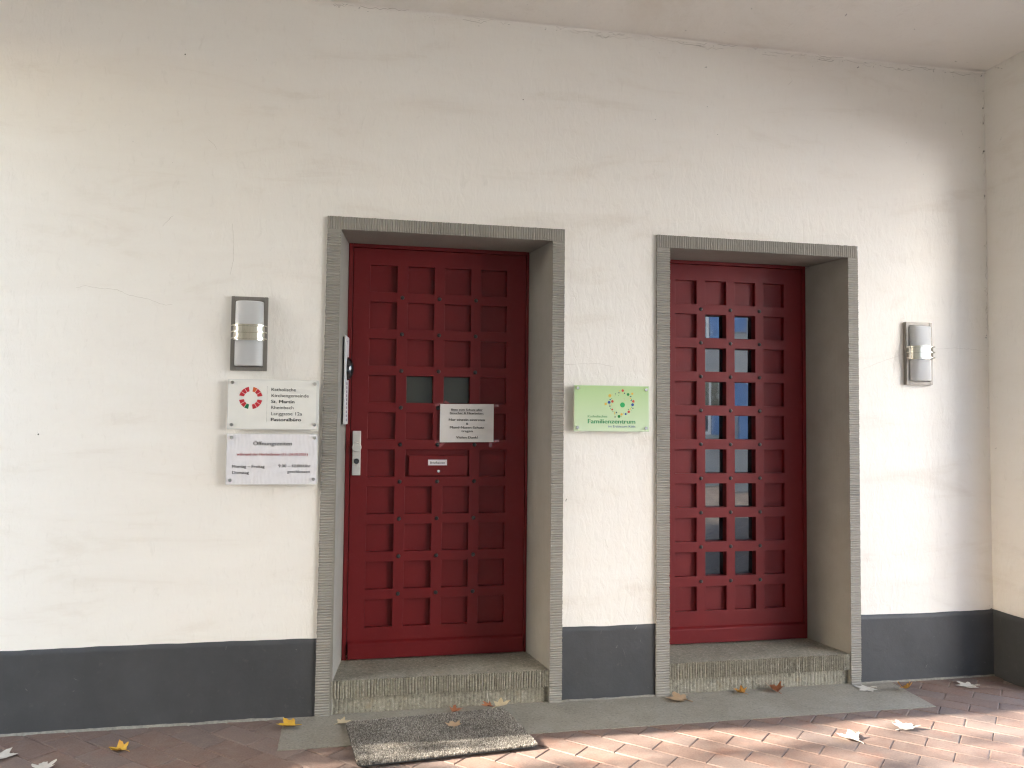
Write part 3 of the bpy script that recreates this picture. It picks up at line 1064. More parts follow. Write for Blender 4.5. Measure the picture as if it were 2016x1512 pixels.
# ------------------------------------------------------------------ lettering helper
def lettering(text, x0, x1, zb, cap, y, mat, parent, bold=0.0, name='lettering', shear=0.0, serif=False, maxh=None):
    cu = bpy.data.curves.new('txt', 'FONT')
    cu.body = text
    cu.size = 1.0
    cu.resolution_u = 3
    cu.shear = shear
    to = bpy.data.objects.new('txt', cu)
    col.objects.link(to)
    dg = bpy.context.evaluated_depsgraph_get()
    me = bpy.data.meshes.new_from_object(to.evaluated_get(dg))
    bpy.data.objects.remove(to)
    bpy.data.curves.remove(cu)
    xs = [v.co.x for v in me.vertices]
    a, b = min(xs), max(xs)
    k = (x1 - x0) / (b - a)
    kz = k if cap is None else cap / 0.72
    for v in me.vertices:
        v.co = (x0 + (v.co.x - a) * k, y, zb + v.co.y * kz)
    if bold:
        # heavier weight: the same outlines over-printed with a hair of shift
        vs0 = [v.co.copy() for v in me.vertices]
        fs0 = [tuple(p_.vertices) for p_ in me.polygons]
        V_, F_ = [], []
        for q_, dx in enumerate((-bold * kz, 0.0, bold * kz)):
            b0 = len(V_)
            V_ += [(v.x + dx, v.y - .00012 * q_, v.z) for v in vs0]
            F_ += [tuple(i_ + b0 for i_ in f_) for f_ in fs0]
        me = bpy.data.meshes.new(name)
        me.from_pydata(V_, [], F_)
    me.materials.clear()
    me.materials.append(mat)
    me.name = name
    return link(name, me, parent)

lettering('Briefkasten', .503, .583, 1.2115, .0125, YD - .012, M['ink_black'], lb, .012)

# ------------------------------------------------------------------ wall signs on stand-off screws
def standoffs(t, pts, y, flip=0):
    for x, z in pts:
        bm = bmesh.new()
        add_cyl(bm, (x, 0.004, z), (0, -1, 0), .006, .006, -y - .006 + .004, 12)
        add_cyl(bm, (x, y - .0088, z), (0, -1, 0), .0085, .0078, .004, 16)
        bm_obj('standoff_screw', bm, M['chrome'], t)

YS = -0.031
def sign(name, label, x0, x1, z0, z1, plate_mat, sheet, sheet_mat, screws, wavy=False):
    t = empty(name, ((x0 + x1) / 2, 0.0, z0))
    tag(t, label, 'sign', 'acrylic wall signs')
    box('acrylic_plate', x0, x1, YS - .004, YS + .003, z0, z1, plate_mat, t, .0008)
    a, b, c, d = sheet
    if wavy:
        xs, zs = lines(a, b, .004), lines(c, d, .012)
        vs = [(x, YS - .0052 - .0010 * math.sin(x * 330 + 9 * fbm(x * 5, z * 7, 0, 2)) * (.5 + .5 * fbm(x * 9, z * 5, 3, 2)) , z) for z in zs for x in xs]
        k = len(xs)
        fs = [(j * k + i, j * k + i + 1, (j + 1) * k + i + 1, (j + 1) * k + i) for j in range(len(zs) - 1) for i in range(k - 1)]
        sh = mesh('printed_sheet', vs, fs, sheet_mat, t, True)
    else:
        sh = box('printed_sheet', a, b, YS - .0052, YS - .0042, c, d, sheet_mat, t)
    standoffs(t, screws, YS)
    return t, sh
YT = YS - .0058
s1, sh1 = sign('parish_sign', 'cream acrylic parish office sign with red ring emblem, under the wall lamp', -.514, -.085, 1.398, 1.640, M['acrylic'],
               (-.511, -.098, 1.402, 1.637), M['cream_print'], [(-.493, 1.624), (-.106, 1.623), (-.105, 1.423), (-.493, 1.420)])
for tx, a, b, zb, cap, bold in (('Katholische', -0.311, -0.196, 1.585, 0.0165, .004), ('Kirchengemeinde', -0.310, -0.134, 1.556, 0.0165, .004), ('St. Martin', -0.311, -0.202, 1.5265, 0.0165, .04),
                      ('Rheinbach', -0.311, -0.205, 1.4975, 0.0165, .004), ('Langgasse 12a', -0.310, -0.164, 1.4675, 0.0165, .004), ('Pastoralbüro', -0.310, -0.169, 1.439, 0.0165, .04)):
    lettering(tx, a, b, zb, cap, YT, M['ink_black'] if bold else M['ink_grey'], sh1, bold)
bm = bmesh.new()
for i in range(31):
    z = 1.606 - i * .0057
    add_cyl(bm, (-.3305, YT + .0004, z), (0, -1, 0), .0011, .0011, .0004, 6)
bm_obj('dotted_rule', bm, M['ink_grey'], sh1)
cx, cz, ro, ri = -.4065, 1.5500, .0552, .0325
for q in range(4):
    for k in range(3):
        a0 = 90 * q + 10.5 + k * 23.3
        a1 = a0 + 21.0
        pts = [(ri, a0 + .5), (ro, a0), (ro, a1), (ri, a1 - .5)]
        mat = M['ink_lred']
        if q == 0 and k == 2: mat = M['ink_orange']
        if q == 2 and k == 2: mat = M['ink_dgreen']
        vs = [(cx + r * math.cos(R(a)), YT, cz + r * math.sin(R(a))) for r, a in pts]
        mesh('emblem_segment', vs, [(0, 1, 2, 3)], mat, sh1)

s2, sh2 = sign('opening_hours_sign', 'acrylic sign with wavy white opening hours sheet, lower of the two left signs', -.514, -.085, 1.131, 1.378, M['acrylic'],
               (-.511, -.090, 1.134, 1.375), M['paper'], [(-.491, 1.359), (-.103, 1.359), (-.104, 1.157), (-.493, 1.154)], True)
YT2 = YS - .0075
for tx, a, b, zb, cap, mt_, bold in (('Öffnungszeiten', -0.390, -0.209, 1.3215, .019, 'ink_black', .004), ('während der Herbstferien (11.-24.10.2021)', -0.465, -0.133, 1.272, .0135, 'ink_red', .02),
                      ('Montag – Freitag', -0.485, -0.335, 1.213, .0145, 'ink_black', .015), ('9.00 – 12.00 Uhr', -0.270, -0.119, 1.215, .0145, 'ink_black', .015),
                      ('Dienstag', -0.484, -0.407, 1.184, .0145, 'ink_black', .015), ('geschlossen', -0.228, -0.121, 1.188, .0135, 'ink_black', .015)):
    lettering(tx, a, b, zb, cap, YT2, M[mt_], sh2, bold)

s3, sh3 = sign('family_centre_sign', 'pale green acrylic family centre sign with ring of coloured dots between the doors', 1.2155, 1.632, 1.400, 1.643, M['acrylic_green'],
               (1.2185, 1.624, 1.404, 1.640), M['green_print'], [(1.234, 1.627), (1.612, 1.623), (1.612, 1.419), (1.234, 1.420)])
lettering('Katholisches', 1.290, 1.397, 1.4735, .0125, YT, M['ink_green'], sh3, .002)
lettering('Familienzentrum', 1.291, 1.552, 1.4425, .0235, YT, M['ink_green'], sh3, .03)
lettering('im Erzbistum Köln', 1.403, 1.552, 1.4215, .0125, YT, M['ink_blue'], sh3, .008)
DOTS = [(1.411, 1.589, 0.0087, 'y'), (1.388, 1.545, 0.0067, 'y'), (1.535, 1.601, 0.0062, 'y'), (1.476, 1.491, 0.0067, 'y'), (1.525, 1.576, 0.004, 'y'), (1.464, 1.615, 0.003, 'y'), (1.438, 1.499, 0.0032, 'y'), (1.438, 1.493, 0.003, 'y'), (1.525, 1.521, 0.0035, 'y'), (1.522, 1.516, 0.0022, 'y'), (1.42, 1.54, 0.0027, 'y'), (1.427, 1.593, 0.0022, 'y'), (1.495, 1.565, 0.002, 'y'), (1.438, 1.507, 0.0017, 'y'), (1.482, 1.603, 0.0022, 'y'), (1.482, 1.617, 0.007, 'r'), (1.425, 1.559, 0.007, 'r'), (1.541, 1.561, 0.007, 'r'), (1.516, 1.505, 0.007, 'r'), (1.424, 1.516, 0.005, 'r'), (1.41, 1.541, 0.0017, 'r'), (1.546, 1.554, 0.0017, 'r'), (1.527, 1.522, 0.0017, 'r'), (1.407, 1.554, 0.0077, 'b'), (1.537, 1.543, 0.0077, 'b'), (1.499, 1.493, 0.0052, 'b'), (1.461, 1.605, 0.0035, 'k'), (1.492, 1.603, 0.0035, 'k'), (1.413, 1.568, 0.0035, 'b'), (1.411, 1.534, 0.0037, 'k'), (1.448, 1.501, 0.0035, 'k'), (1.44, 1.477, 0.0035, 'k'), (1.539, 1.524, 0.0035, 'k'), (1.527, 1.586, 0.0035, 'k'), (1.529, 1.565, 0.0035, 'k'), (1.512, 1.597, 0.0075, 'g'), (1.462, 1.48, 0.0077, 'g'), (1.481, 1.541, 0.0135, 'G'), (1.441, 1.599, 0.0025, 'k'), (1.441, 1.593, 0.0015, 'g'), (1.458, 1.591, 0.0017, 'g'), (1.421, 1.574, 0.002, 'g'), (1.408, 1.57, 0.0015, 'g'), (1.414, 1.522, 0.0022, 'g'), (1.428, 1.505, 0.0022, 'g'), (1.514, 1.518, 0.0025, 'g'), (1.531, 1.53, 0.0022, 'g'), (1.532, 1.572, 0.0025, 'g'), (1.532, 1.514, 0.0015, 'g'), (1.451, 1.492, 0.0012, 'g'), (1.461, 1.501, 0.0015, 'y'), (1.486, 1.498, 0.0015, 'g'), (1.476, 1.479, 0.0015, 'g'), (1.49, 1.573, 0.0015, 'r'), (1.45, 1.605, 0.0012, 'r'), (1.434, 1.587, 0.0012, 'r'), (1.519, 1.585, 0.0015, 'r'), (1.472, 1.605, 0.0012, 'g'), (1.484, 1.598, 0.0012, 'g'), (1.51, 1.495, 0.0012, 'g')]
for i, (x, z, r, k) in enumerate(DOTS):
    n = 20 if r > .004 else 10
    y = YT - .00012 * (i % 5)
    mesh('emblem_dot', [(x + r * math.cos(2 * math.pi * j / n), y, z + r * math.sin(2 * math.pi * j / n)) for j in range(n)], [tuple(range(n))], M['dot_' + k], sh3)

# ------------------------------------------------------------------ notice taped on the left door
nt_ = empty('paper_notice', (.703, YD, 1.329))
tag(nt_, 'white printed paper notice taped on the left red door', 'notice')
xs, zs = lines(.553, .853, .02), lines(1.329, 1.540, .02)
YN = YD - .0135
def ny(x, z):
    return YN - .0022 * math.sin((x - .553) * 10.5) * math.sin((z - 1.329) * 14.9) - .0006 * fbm(x * 12, z * 12, 5, 2)
vs = [(x, ny(x, z), z + .003 * (x - .553) / .3) for z in zs for x in xs]
k = len(xs)
fs = [(j * k + i, j * k + i + 1, (j + 1) * k + i + 1, (j + 1) * k + i) for j in range(len(zs) - 1) for i in range(k - 1)]
nsh = mesh('paper_sheet', vs, fs, M['paper2'], nt_, True)
YL = YN - .0038
for tx, a, b, zb, cap, bold, ul in (('Bitte zum Schutz aller', 0.614, 0.789, 1.5045, 0.0115, .03, 1), ('Besucher & Mitarbeiter:', 0.607, 0.795, 1.4855, 0.0115, .03, 1), ('Nur einzeln eintreten', 0.602, 0.802, 1.448, 0.0132, .03, 0),
                      ('&', 0.697, 0.710, 1.427, 0.012, .03, 0), ('Mund-Nasen-Schutz', 0.608, 0.798, 1.4055, 0.0132, .03, 0), ('tragen', 0.672, 0.735, 1.3862, 0.0132, .03, 0), ('Vielen Dank!', 0.643, 0.764, 1.351, 0.0132, .03, 0)):
    lettering(tx, a, b, zb, cap, YL, M['ink_grey'], nsh, bold)
    if ul: mesh('underline', [(a, YL, zb - .0032), (b, YL, zb - .0032), (b, YL, zb - .0022), (a, YL, zb - .0022)], [(0, 1, 2, 3)], M['ink_grey'], nsh)
for (x, z, w, h, a) in ((.548, 1.538, .045, .014, 12), (.863, 1.533, .040, .014, 4), (.838, 1.322, .016, .036, -6), (.566, 1.318, .036, .015, 35), (.546, 1.333, .036, .014, 10), (.866, 1.338, .042, .014, 2), (.592, 1.547, .03, .013, -30)):
    ca, sa = math.cos(R(a)), math.sin(R(a))
    q = [(-w / 2, -h / 2), (w / 2, -h / 2), (w / 2, h / 2), (-w / 2, h / 2)]
    vs = [(x + u * ca - v * sa, YD - .0008, z + u * sa + v * ca) for u, v in q]
    vs += [(p[0], YD - .0001, p[2]) for p in vs]
    mesh('tape_strip', vs, [(0, 1, 2, 3), (0, 4, 5, 1), (1, 5, 6, 2), (2, 6, 7, 3), (3, 7, 4, 0)], M['tape'], nt_)

# ------------------------------------------------------------------ intercom strip on the left reveal
ic = empty('intercom_panel', (0.02, 0.2, 1.43))
tag(ic, 'narrow white intercom panel with black dome on the left door reveal', 'intercom')
ax = Vector((0.047 - 0.005, YD + .02 - FY, 0)).normalized()      # along the splayed reveal
nx = Vector((ax.y, -ax.x, 0))                                    # out of the reveal
base = Vector((0.006, FY, 0))
def ipt(u, w, z): return base + ax * u + nx * w + Vector((0, 0, z))
def ibox(name, u0, u1, w0, w1, z0, z1, mat, parent):
    bm = bmesh.new()
    add_box(bm, u0, u1, w0, w1, z0, z1)
    bmesh.ops.bevel(bm, geom=bm.edges[:], offset=.002, segments=2, affect='EDGES')
    for v in bm.verts: v.co = ipt(*v.co)
    return bm_obj(name, bm, mat, parent)
ibox('mount', .150, .285, .001, .010, 1.425, 1.878, M['black_plastic'], ic)  # black block stands in for the shadow gap behind the plate
fp = ibox('face_plate', .140, .288, .010, .018, 1.425, 1.885, M['white_plastic'], ic)
bm = bmesh.new()
for i in range(7):
    a = math.pi / 2 * i / 6
    rr_ = [bm.verts.new(ipt(.225 + .040 * math.cos(a) * math.cos(2 * math.pi * j / 20), .018 + .034 * math.sin(a), 1.716 + .062 * math.cos(a) * math.sin(2 * math.pi * j / 20))) for j in range(20)]
    if i:
        for j in range(20): bm.faces.new((prev_[j], prev_[(j + 1) % 20], rr_[(j + 1) % 20], rr_[j]))
    prev_ = rr_
bmesh.ops.remove_doubles(bm, verts=bm.verts, dist=1e-5)
bm_obj('camera_dome', bm, M['black_plastic'], ic, True)
M['small_print'] = simple('small_print', (0.26, 0.20, 0.28), 0.5)
for u0, u1, z0, z1 in [(.19, .235, 1.78, 1.86)] + [(.19 + .0 * i, .235, 1.44 + .021 * i, 1.455 + .021 * i) for i in range(10)]:
    q = [(u0, z0), (u1, z0), (u1, z1), (u0, z1)]
    if z1 - z0 > .05:
        w = .003
        rects = [(u0, u0 + w, z0, z1), (u1 - w, u1, z0, z1), (u0 + w, u1 - w, z0, z0 + w), (u0 + w, u1 - w, z1 - w, z1)]
    else:
        rects = [(u0, u1, z0, z1)]
    for a, b, c, d in rects:
        mesh('print_mark', [ipt(a, .0186, c), ipt(b, .0186, c), ipt(b, .0186, d), ipt(a, .0186, d)], [(0, 1, 2, 3)], M['small_print'], fp)

# ------------------------------------------------------------------ wall lamps
def wall_lamp(label, x0, x1, z0, z1):
    t = empty('wall_lamp', ((x0 + x1) / 2, 0.0, z0))
    tag(t, label, 'wall lamp', 'steel wall lamps with frosted glass')
    # frame: raised rim round a back plate
    bm = bmesh.new()
    w, d = .0185, .026
    add_box(bm, x0, x0 + w, -d, .003, z0, z1)
    add_box(bm, x1 - w, x1, -d, .003, z0, z1)
    add_box(bm, x0 + w, x1 - w, -d + .0006, .003, z1 - w, z1 - .0003)
    add_box(bm, x0 + w, x1 - w, -d + .0006, .003, z0 + .0003, z0 + w)
    bmesh.ops.bevel(bm, geom=bm.edges[:], offset=.0014, segments=2, affect='EDGES')
    bm_obj('frame', bm, M['steel'], t)
    box('back_plate', x0 + w - .002, x1 - w + .002, -.008, .003, z0 + w - .002, z1 - w + .002, M['steel'], t)
    xc, H = (x0 + x1) / 2, z1 - z0
    def arc(hw, dep, yb, n=24):
        pts = []
        for i in range(n + 1):
            a = math.pi * i / n
            c, s = math.cos(a), math.sin(a)
            pts.append((xc - hw * math.copysign(abs(c) ** .8, c), yb - dep * s ** .7))
        return pts
    def shell(hw, dep, yb, za, zb, rnd=0.0):
        bm = bmesh.new()
        prof = [(za, 0.0), (zb, 0.0)] if not rnd else [(za, rnd), (za + rnd * .3, rnd * .3), (za + rnd, 0.0), (zb - rnd, 0.0), (zb - rnd * .3, rnd * .3), (zb, rnd)]
        rings = []
        for z, ins in prof:
            P = arc(hw - ins, dep - ins, yb)
            rings.append([bm.verts.new((x, y, z)) for x, y in P])
        n = len(rings[0])
        for lo, hi in zip(rings[:-1], rings[1:]):
            for i in range(n - 1): bm.faces.new((lo[i], lo[i + 1], hi[i + 1], hi[i]))
        for r_ in (rings[0], rings[-1]):
            bm.faces.new([bm.verts.new(v.co) for v in r_])
        return bm
    g = bm_obj('glass_shade', shell(.0670, .060, -.008, z0 + .022, z1 - .024, .006), M['frost'], t)
    for p in g.data.polygons: p.use_smooth = abs(p.normal.z) < .95
    zm = z0 + H * .508
    b = bm_obj('band', shell(.0765, .069, -.010, zm - .038, zm + .038), M['band'], t)
    for p in b.data.polygons: p.use_smooth = abs(p.normal.z) < .9
    for dz in (-.030, .001, .032):
        r = bm_obj('ring', shell(.0850, .078, -.012, zm + dz - .0030, zm + dz + .0030), M['band'], b)
        for p in r.data.polygons: p.use_smooth = abs(p.normal.z) < .9
wall_lamp('steel wall lamp with frosted glass above the parish sign', -.508, -.337, 1.683, 2.044)
wall_lamp('steel wall lamp with frosted glass near the right corner', 3.194, 3.365, 1.681, 2.042)

# ------------------------------------------------------------------ doormat
dm = empty('doormat', (.49, -.37, 0.0075))
tag(dm, 'speckled grey rectangular doormat lying before the left door', 'doormat')
def mq(u, v):
    a, b, c, d = [Vector(p) for p in MATQ]
    return (a * (1 - u) + b * u) * (1 - v) + (d * (1 - u) + c * u) * v
def rounded(n=10, r=.05, grow=0.0):
    pts = []
    for cx_, cy_, a0 in ((r, r * 1.6, 180), (1 - r, r * 1.6, 270), (1 - r, 1 - r * 1.6, 0), (r, 1 - r * 1.6, 90)):
        for i in range(n + 1):
            a = R(a0 + 90 * i / n)
            u, v = cx_ + (r + grow) * math.cos(a), cy_ + (r * 1.6 + grow * 1.6) * math.sin(a)
            pts.append(mq(u, v))
    return pts
P = rounded(8, .035, .002)
bm = bmesh.new()
lo = [bm.verts.new((p.x, p.y, .0095)) for p in P]
hi = [bm.verts.new((p.x, p.y, .0145)) for p in P]
for i in range(len(P)):
    j = (i + 1) % len(P)
    bm.faces.new((lo[i], lo[j], hi[j], hi[i]))
bm.faces.new(hi); bm.faces.new(lo[::-1])
bm_obj('rubber_base', bm, M['rubber'], dm)
rm = random.Random(21)
tv, tf, tc = [], [], []
nu, nv = 215, 130
for i in range(nu):
    for j in range(nv):
        u, v = (i + rm.uniform(.05, .95)) / nu, (j + rm.uniform(.05, .95)) / nv
        du, dv_ = max(.035 - u, u - .965, 0) / .035, max(.056 - v, v - .944, 0) / .056
        if du * du + dv_ * dv_ > 1: continue
        p = mq(u, v)
        h = rm.uniform(.0075, .0105)
        r = rm.uniform(.0022, .0034)
        lx, ly = rm.gauss(0, .0025), rm.gauss(0, .0025)
        a0 = rm.uniform(0, 6.3)
        b0 = len(tv)
        for k in range(4):
            a = a0 + k * math.pi / 2
            tv.append((p.x + r * math.cos(a), p.y + r * math.sin(a), .0140))
        for k in range(4):
            a = a0 + k * math.pi / 2 + .5
            tv.append((p.x + lx + r * .62 * math.cos(a), p.y + ly + r * .62 * math.sin(a), .0140 + h * rm.uniform(.8, 1.1)))
        fs_ = [(b0 + k, b0 + (k + 1) % 4, b0 + 4 + (k + 1) % 4, b0 + 4 + k) for k in range(4)] + [(b0 + 4, b0 + 5, b0 + 6, b0 + 7)]
        tf += fs_
        w = .5 + .5 * fbm(p.x * 5, p.y * 5, 3, 3)
        q = rm.random()
        if q < .28: c = (.15, .138, .122)
        elif q < .62: c = (.265, .247, .22)
        elif q < .88: c = (.38, .355, .32)
        else: c = (.53, .505, .465)
        dk = 1.0 - .30 * max(0, min(1, (w - .35) * 2))
        tc += [(c[0] * dk, c[1] * dk * .97, c[2] * dk * .93, 1)] * len(fs_)
po = mesh('pile', tv, tf, M['pile'], dm)
ca_ = po.data.color_attributes.new('tuft', 'FLOAT_COLOR', 'CORNER')
li = 0
for pi, p in enumerate(po.data.polygons):
    for _ in range(p.loop_total):
        ca_.data[li].color = tc[pi]; li += 1
tag(po, kind='stuff')

# ------------------------------------------------------------------ fallen maple leaves
LM = {'yellow': leaf_mat('yellow_leaf', (.62, .38, .035), (.50, .26, .03)),
      'pale': leaf_mat('pale_tan_leaf', (.56, .46, .30), (.47, .36, .21)),
      'white': leaf_mat('bleached_leaf', (.60, .56, .49), (.50, .46, .39)),
      'brown': leaf_mat('rust_leaf', (.36, .13, .05), (.26, .085, .04)),
      'gold': leaf_mat('golden_leaf', (.56, .30, .05), (.38, .15, .03)),
      'tan': leaf_mat('tan_leaf', (.44, .31, .19), (.36, .24, .14))}
LOBES = [(-90, .22), (-76, .40), (-60, .50), (-46, .44), (-32, .62), (-20, .80), (-12, .76), (-3, .60), (6, .58), (16, .72), (22, .80), (30, .94), (37, 1.06), (43, .90), (50, .76), (58, .62), (67, .72), (74, .90), (80, .92), (90, 1.16)]
OUT = LOBES + [(180 - a, r) for a, r in LOBES[-2::-1]]
def leaf(label, x, y, size, rot, mat, curl, fold, z0=.0, tilt=(0, 0), seed=0):
    rr = random.Random(seed * 13 + 5)
    bm = bmesh.new()
    S = size / 2
    def h(px, py):
        r2 = px * px + py * py
        return S * (curl * r2 + fold * abs(px) + .10 * curl * math.sin(px * 7 + seed) + .12 * math.sin(py * 5 + seed * 2) * curl)
    n = len(OUT)
    out, mid = [], []
    for a, r in OUT:
        r *= rr.uniform(.88, 1.1)
        px, py = r * math.cos(R(a)), r * math.sin(R(a)) - .15
        out.append(bm.verts.new((px * S, py * S, h(px, py))))
        mx, my = px * .5, (py + .15) * .5 - .15
        mid.append(bm.verts.new((mx * S, my * S, h(mx, my))))
    c = bm.verts.new((0, -.15 * S, h(0, -.15)))
    for i in range(n - 1):
        bm.faces.new((mid[i], out[i], out[i + 1], mid[i + 1]))
        bm.faces.new((c, mid[i], mid[i + 1]))
    # stalk
    sx = rr.uniform(-.3, .3)
    prev = None
    for i in range(6):
        f = i / 5
        px, py = sx * f * f, -.3 - .75 * f
        w = .018 * S * 2
        zz = h(0, -.3) * (1 - f) + .04 * S * math.sin(f * 3)
        ring = [bm.verts.new((px * S + w * math.cos(q), py * S, zz + w + w * math.sin(q))) for q in (0.5, 2.6, 4.7)]
        if prev:
            for k in range(3): bm.faces.new((prev[k], prev[(k + 1) % 3], ring[(k + 1) % 3], ring[k]))
        prev = ring
    RM = Matrix.Rotation(R(rot), 4, 'Z') @ Matrix.Rotation(R(tilt[0]), 4, 'X') @ Matrix.Rotation(R(tilt[1]), 4, 'Y')
    for v in bm.verts: v.co = RM @ v.co
    mz = min(v.co.z for v in bm.verts)
    for v in bm.verts: v.co.z -= mz
    bmesh.ops.recalc_face_normals(bm, faces=bm.faces)
    me = bpy.data.meshes.new('maple_leaf')
    bm.to_mesh(me); bm.free()
    me.materials.append(LM[mat])
    for p in me.polygons: p.use_smooth = True
    o = bpy.data.objects.new('maple_leaf', me)
    col.objects.link(o)
    o.location = (x, y, z0)
    tag(o, label, 'leaf', 'fallen maple leaves')
    return o
ZS = .0035
leaf('small bright yellow leaf on the brick paving at the far left', -.892, -.275, .10, 75, 'yellow', .25, .45, .001, (0, 0), 1)
leaf('pale leaf on the brick paving cut by the left picture edge', -1.365, -.262, .135, -80, 'white', .12, .15, .001, (0, 0), 2)
leaf('pale leaf at the bottom edge left of the yellow leaf', -1.150, -.405, .115, 20, 'white', .12, .2, .001, (0, 0), 3)
leaf('yellow leaf on the left end of the concrete slab', -.190, -.130, .115, 95, 'yellow', .15, .30, ZS, (6, 0), 4)
leaf('small pale yellow leaf at the back left mat corner', .060, -.120, .085, -70, 'pale', .12, .25, ZS, (0, 0), 5)
leaf('rust brown leaf behind the mat near the step', .610, -.060, .080, -60, 'brown', .25, .35, ZS, (0, 0), 6)
leaf('reddish leaf under the pale leaf at the back right mat edge', .770, -.075, .085, 100, 'brown', .2, .3, .016, (10, 0), 7)
leaf('pale tan leaf on the back right mat edge', .835, -.090, .105, -70, 'pale', .15, .25, .024, (8, 0), 8)
leaf('tan leaf lying in the middle of the mat', .568, -.290, .090, 10, 'tan', .1, .15, .024, (0, 0), 9)
leaf('large tan leaf by the foot of the right surround', 1.775, -.085, .150, 60, 'tan', .12, .18, ZS, (0, 0), 10)
leaf('yellow brown leaf before the right step, left of the rust leaf', 2.150, -.040, .085, 30, 'gold', .35, .4, ZS, (0, 0), 11)
leaf('curled rust leaf before the middle of the right step', 2.352, -.045, .110, 0, 'brown', .25, .6, ZS, (0, 0), 12)
leaf('flat bleached leaf on the slab before the right jamb', 2.868, -.100, .135, 110, 'white', .05, .08, ZS, (0, 0), 13)
leaf('curled golden leaf on the right end of the slab', 3.050, -.170, .095, 160, 'gold', .5, .6, ZS, (14, 0), 14)
leaf('bleached leaf on the shaded bricks in the right corner', 3.465, -.145, .140, 80, 'white', .08, .1, .001, (0, 0), 15)
leaf('sunlit pale leaf, further right of the two in the sunlight', 2.700, -.635, .135, -60, 'white', .15, .2, .001, (0, 0), 16)
leaf('sunlit pale leaf, further left of the two in the sunlight', 2.350, -.715, .130, 35, 'white', .2, .3, .001, (0, 0), 17)

# a thin dry stalk leaning on the step
bm = bmesh.new()
a, b = Vector((.782, -.03, .012)), Vector((.772, .0, .098))
add_cyl(bm, a, b - a, .0016, .0011, (b - a).length, 6)
o = bm_obj('dry_stalk', bm, LM['white'])
tag(o, 'thin dry pale leaf stalk leaning on the left step', 'stalk')

# ------------------------------------------------------------------ outside the passage: tree in the yard on the left, house across the street on the right
def tree(label, x, y, h, crown_c, crown_r, n, seed):
    rr = random.Random(seed)
    t = empty('tree', (x, y, -.05))
    tag(t, label, 'tree')
    bm = bmesh.new()
    pts = [(Vector((x, y, -.05)), .11), (Vector((x + .05, y + .03, h * .3)), .085), (Vector((x - .03, y, h * .6)), .06), (Vector((x, y, h * .9)), .02)]
    limbs = [(pts[i], pts[i + 1]) for i in range(3)]
    C, Rr = Vector(crown_c), Vector(crown_r)
    for i in range(14):
        a = rr.uniform(0, 6.28)
        s = Vector((x, y, h * rr.uniform(.3, .75)))
        e = C + Vector((Rr.x * math.cos(a) * .8, Rr.y * math.sin(a) * .8, Rr.z * rr.uniform(-.5, .8)))
        limbs.append(((s, .035), (e, .008)))
    for (a, ra), (b, rb) in limbs:
        add_cyl(bm, a, b - a, ra, rb, (b - a).length, 7, False)
    bm_obj('trunk', bm, M['bark'], t)
    vs, fs = [], []
    clumps = []
    for i in range(n // 40):
        d = Vector((rr.gauss(0, 1), rr.gauss(0, 1), rr.gauss(0, 1))).normalized() * rr.uniform(.35, 1.0)
        clumps.append(C + Vector((d.x * Rr.x, d.y * Rr.y, d.z * Rr.z)))
    for c in clumps:
        for k in range(40):
            p = c + Vector((rr.gauss(0, .22), rr.gauss(0, .22), rr.gauss(0, .18)))
            u = Vector((rr.gauss(0, 1), rr.gauss(0, 1), rr.gauss(0, .6))).normalized()
            w = u.orthogonal().normalized()
            s = rr.uniform(.035, .07)
            b0 = len(vs)
            vs += [p - u * s, p + w * s * .55, p + u * s, p - w * s * .55]
            fs.append((b0, b0 + 1, b0 + 2, b0 + 3))
    mesh('crown', vs, fs, M['foliage'], t)
tree('green leafy tree in the yard beyond the left end of the passage', -7.6, -1.0, 3.6, (-7.5, -0.9, 2.46), (1.0, 2.1, 1.25), 20000, 5)
tree('taller thin tree behind the leafy tree in the left yard', -10.2, -0.6, 5.6, (-10.0, -0.5, 5.7), (0.9, 1.5, 0.75), 240, 8)

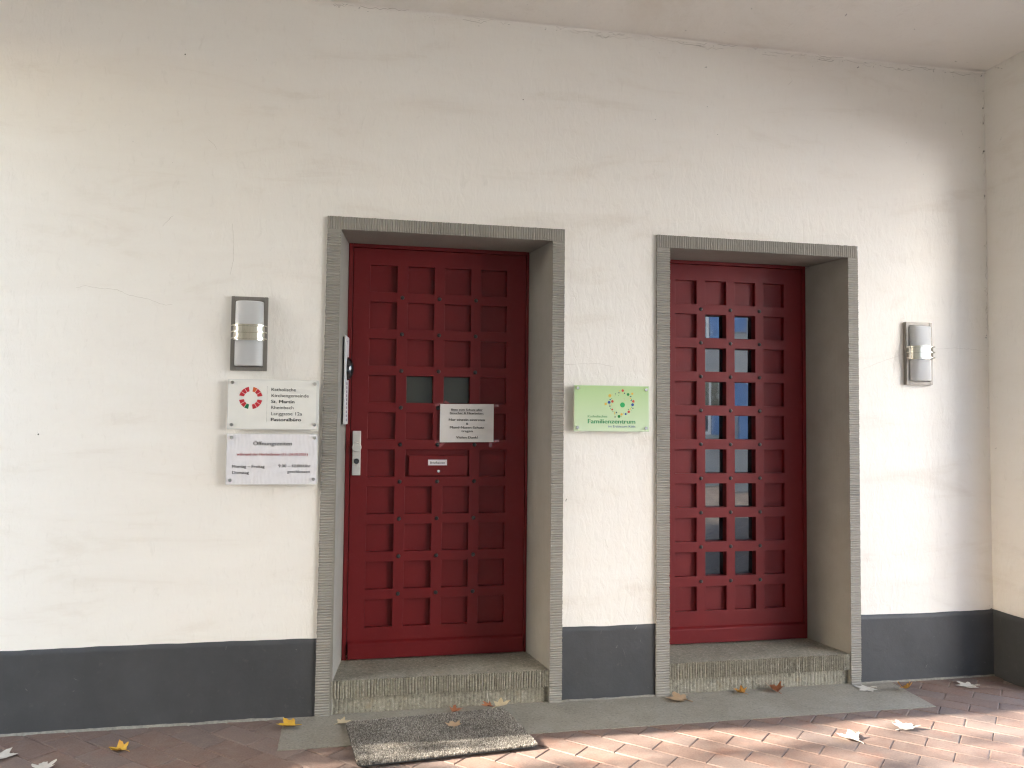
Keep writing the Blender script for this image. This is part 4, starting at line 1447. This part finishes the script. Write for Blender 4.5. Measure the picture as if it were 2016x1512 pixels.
def house(name, label, x0, x1, y0, y1, h, wins, face, wall_mat):
    t = empty(name, ((x0 + x1) / 2, (y0 + y1) / 2, -.05))
    tag(t, label, 'building')
    box('wall', x0, x1, y0, y1, -.05, h, wall_mat, t)
    box('roof', x0 - .3, x1 + .3, y0 - .3, y1 + .3, h, h + .35, M['roof'], t)
    for a, b, c, d in wins:
        if face == 'y':
            w = box('window', a, b, y1 - .02, y1 + .03, c, d, M['wframe'], t)
            mid = (a + b) / 2
            box('glass', a + .07, mid - .03, y1 + .031, y1 + .036, c + .07, d - .07, M['pane'], w)
            box('glass', mid + .03, b - .07, y1 + .031, y1 + .036, c + .07, d - .07, M['pane'], w)
        else:
            w = box('window', x0 - .03, x0 + .02, a, b, c, d, M['wframe'], t)
            mid = (a + b) / 2
            box('glass', x0 - .036, x0 - .031, a + .07, mid - .03, c + .07, d - .07, M['pane'], w)
            box('glass', x0 - .036, x0 - .031, mid + .03, b - .07, c + .07, d - .07, M['pane'], w)
house('street_house', 'pale rendered house across the street, seen only as reflection in the glazed door', 4.6, 11.0, -22.0, -13.0, 6.8,
      [(5.2, 6.2, 0.9, 2.3), (6.7, 7.6, 0.9, 2.3), (7.95, 8.55, 0.9, 2.3), (9.7, 10.5, 0.9, 2.3), (5.2, 6.2, 3.3, 4.7), (6.7, 7.6, 3.3, 4.7), (7.95, 8.55, 3.3, 4.7), (9.7, 10.5, 3.3, 4.7)], 'y', M['facade'])
M['blue_shutter'] = simple('blue_shutter', (0.07, 0.16, 0.36), 0.5, 0.0, 0.1, 4)
sh_ = [o_ for o_ in bpy.data.objects if o_.name.startswith('street_house')][0]
for a_, b_, c_, d_ in ((8.58, 9.0, 0.9, 2.3), (9.25, 9.67, 0.9, 2.3), (8.58, 9.0, 3.3, 4.7), (9.25, 9.67, 3.3, 4.7)):
    box('shutter', a_, b_, -13.0, -12.94, c_, d_, M['blue_shutter'], sh_)  # invented blue panels, added so the door panes reflect blue

M['white_facade'] = simple('white_facade', (0.74, 0.77, 0.81), 0.85, 0.0, 0.03, 2)
house('corner_house', 'bright white sunlit house at the far side of the street to the right', 12.0, 20.0, -15.0, -5.8, 10.0,
      [(-13.6, -12.8, 1.0, 2.5), (-10.4, -9.6, 1.0, 2.5), (-13.6, -12.8, 4.0, 5.5), (-10.4, -9.6, 4.0, 5.5)], 'x', M['white_facade'])
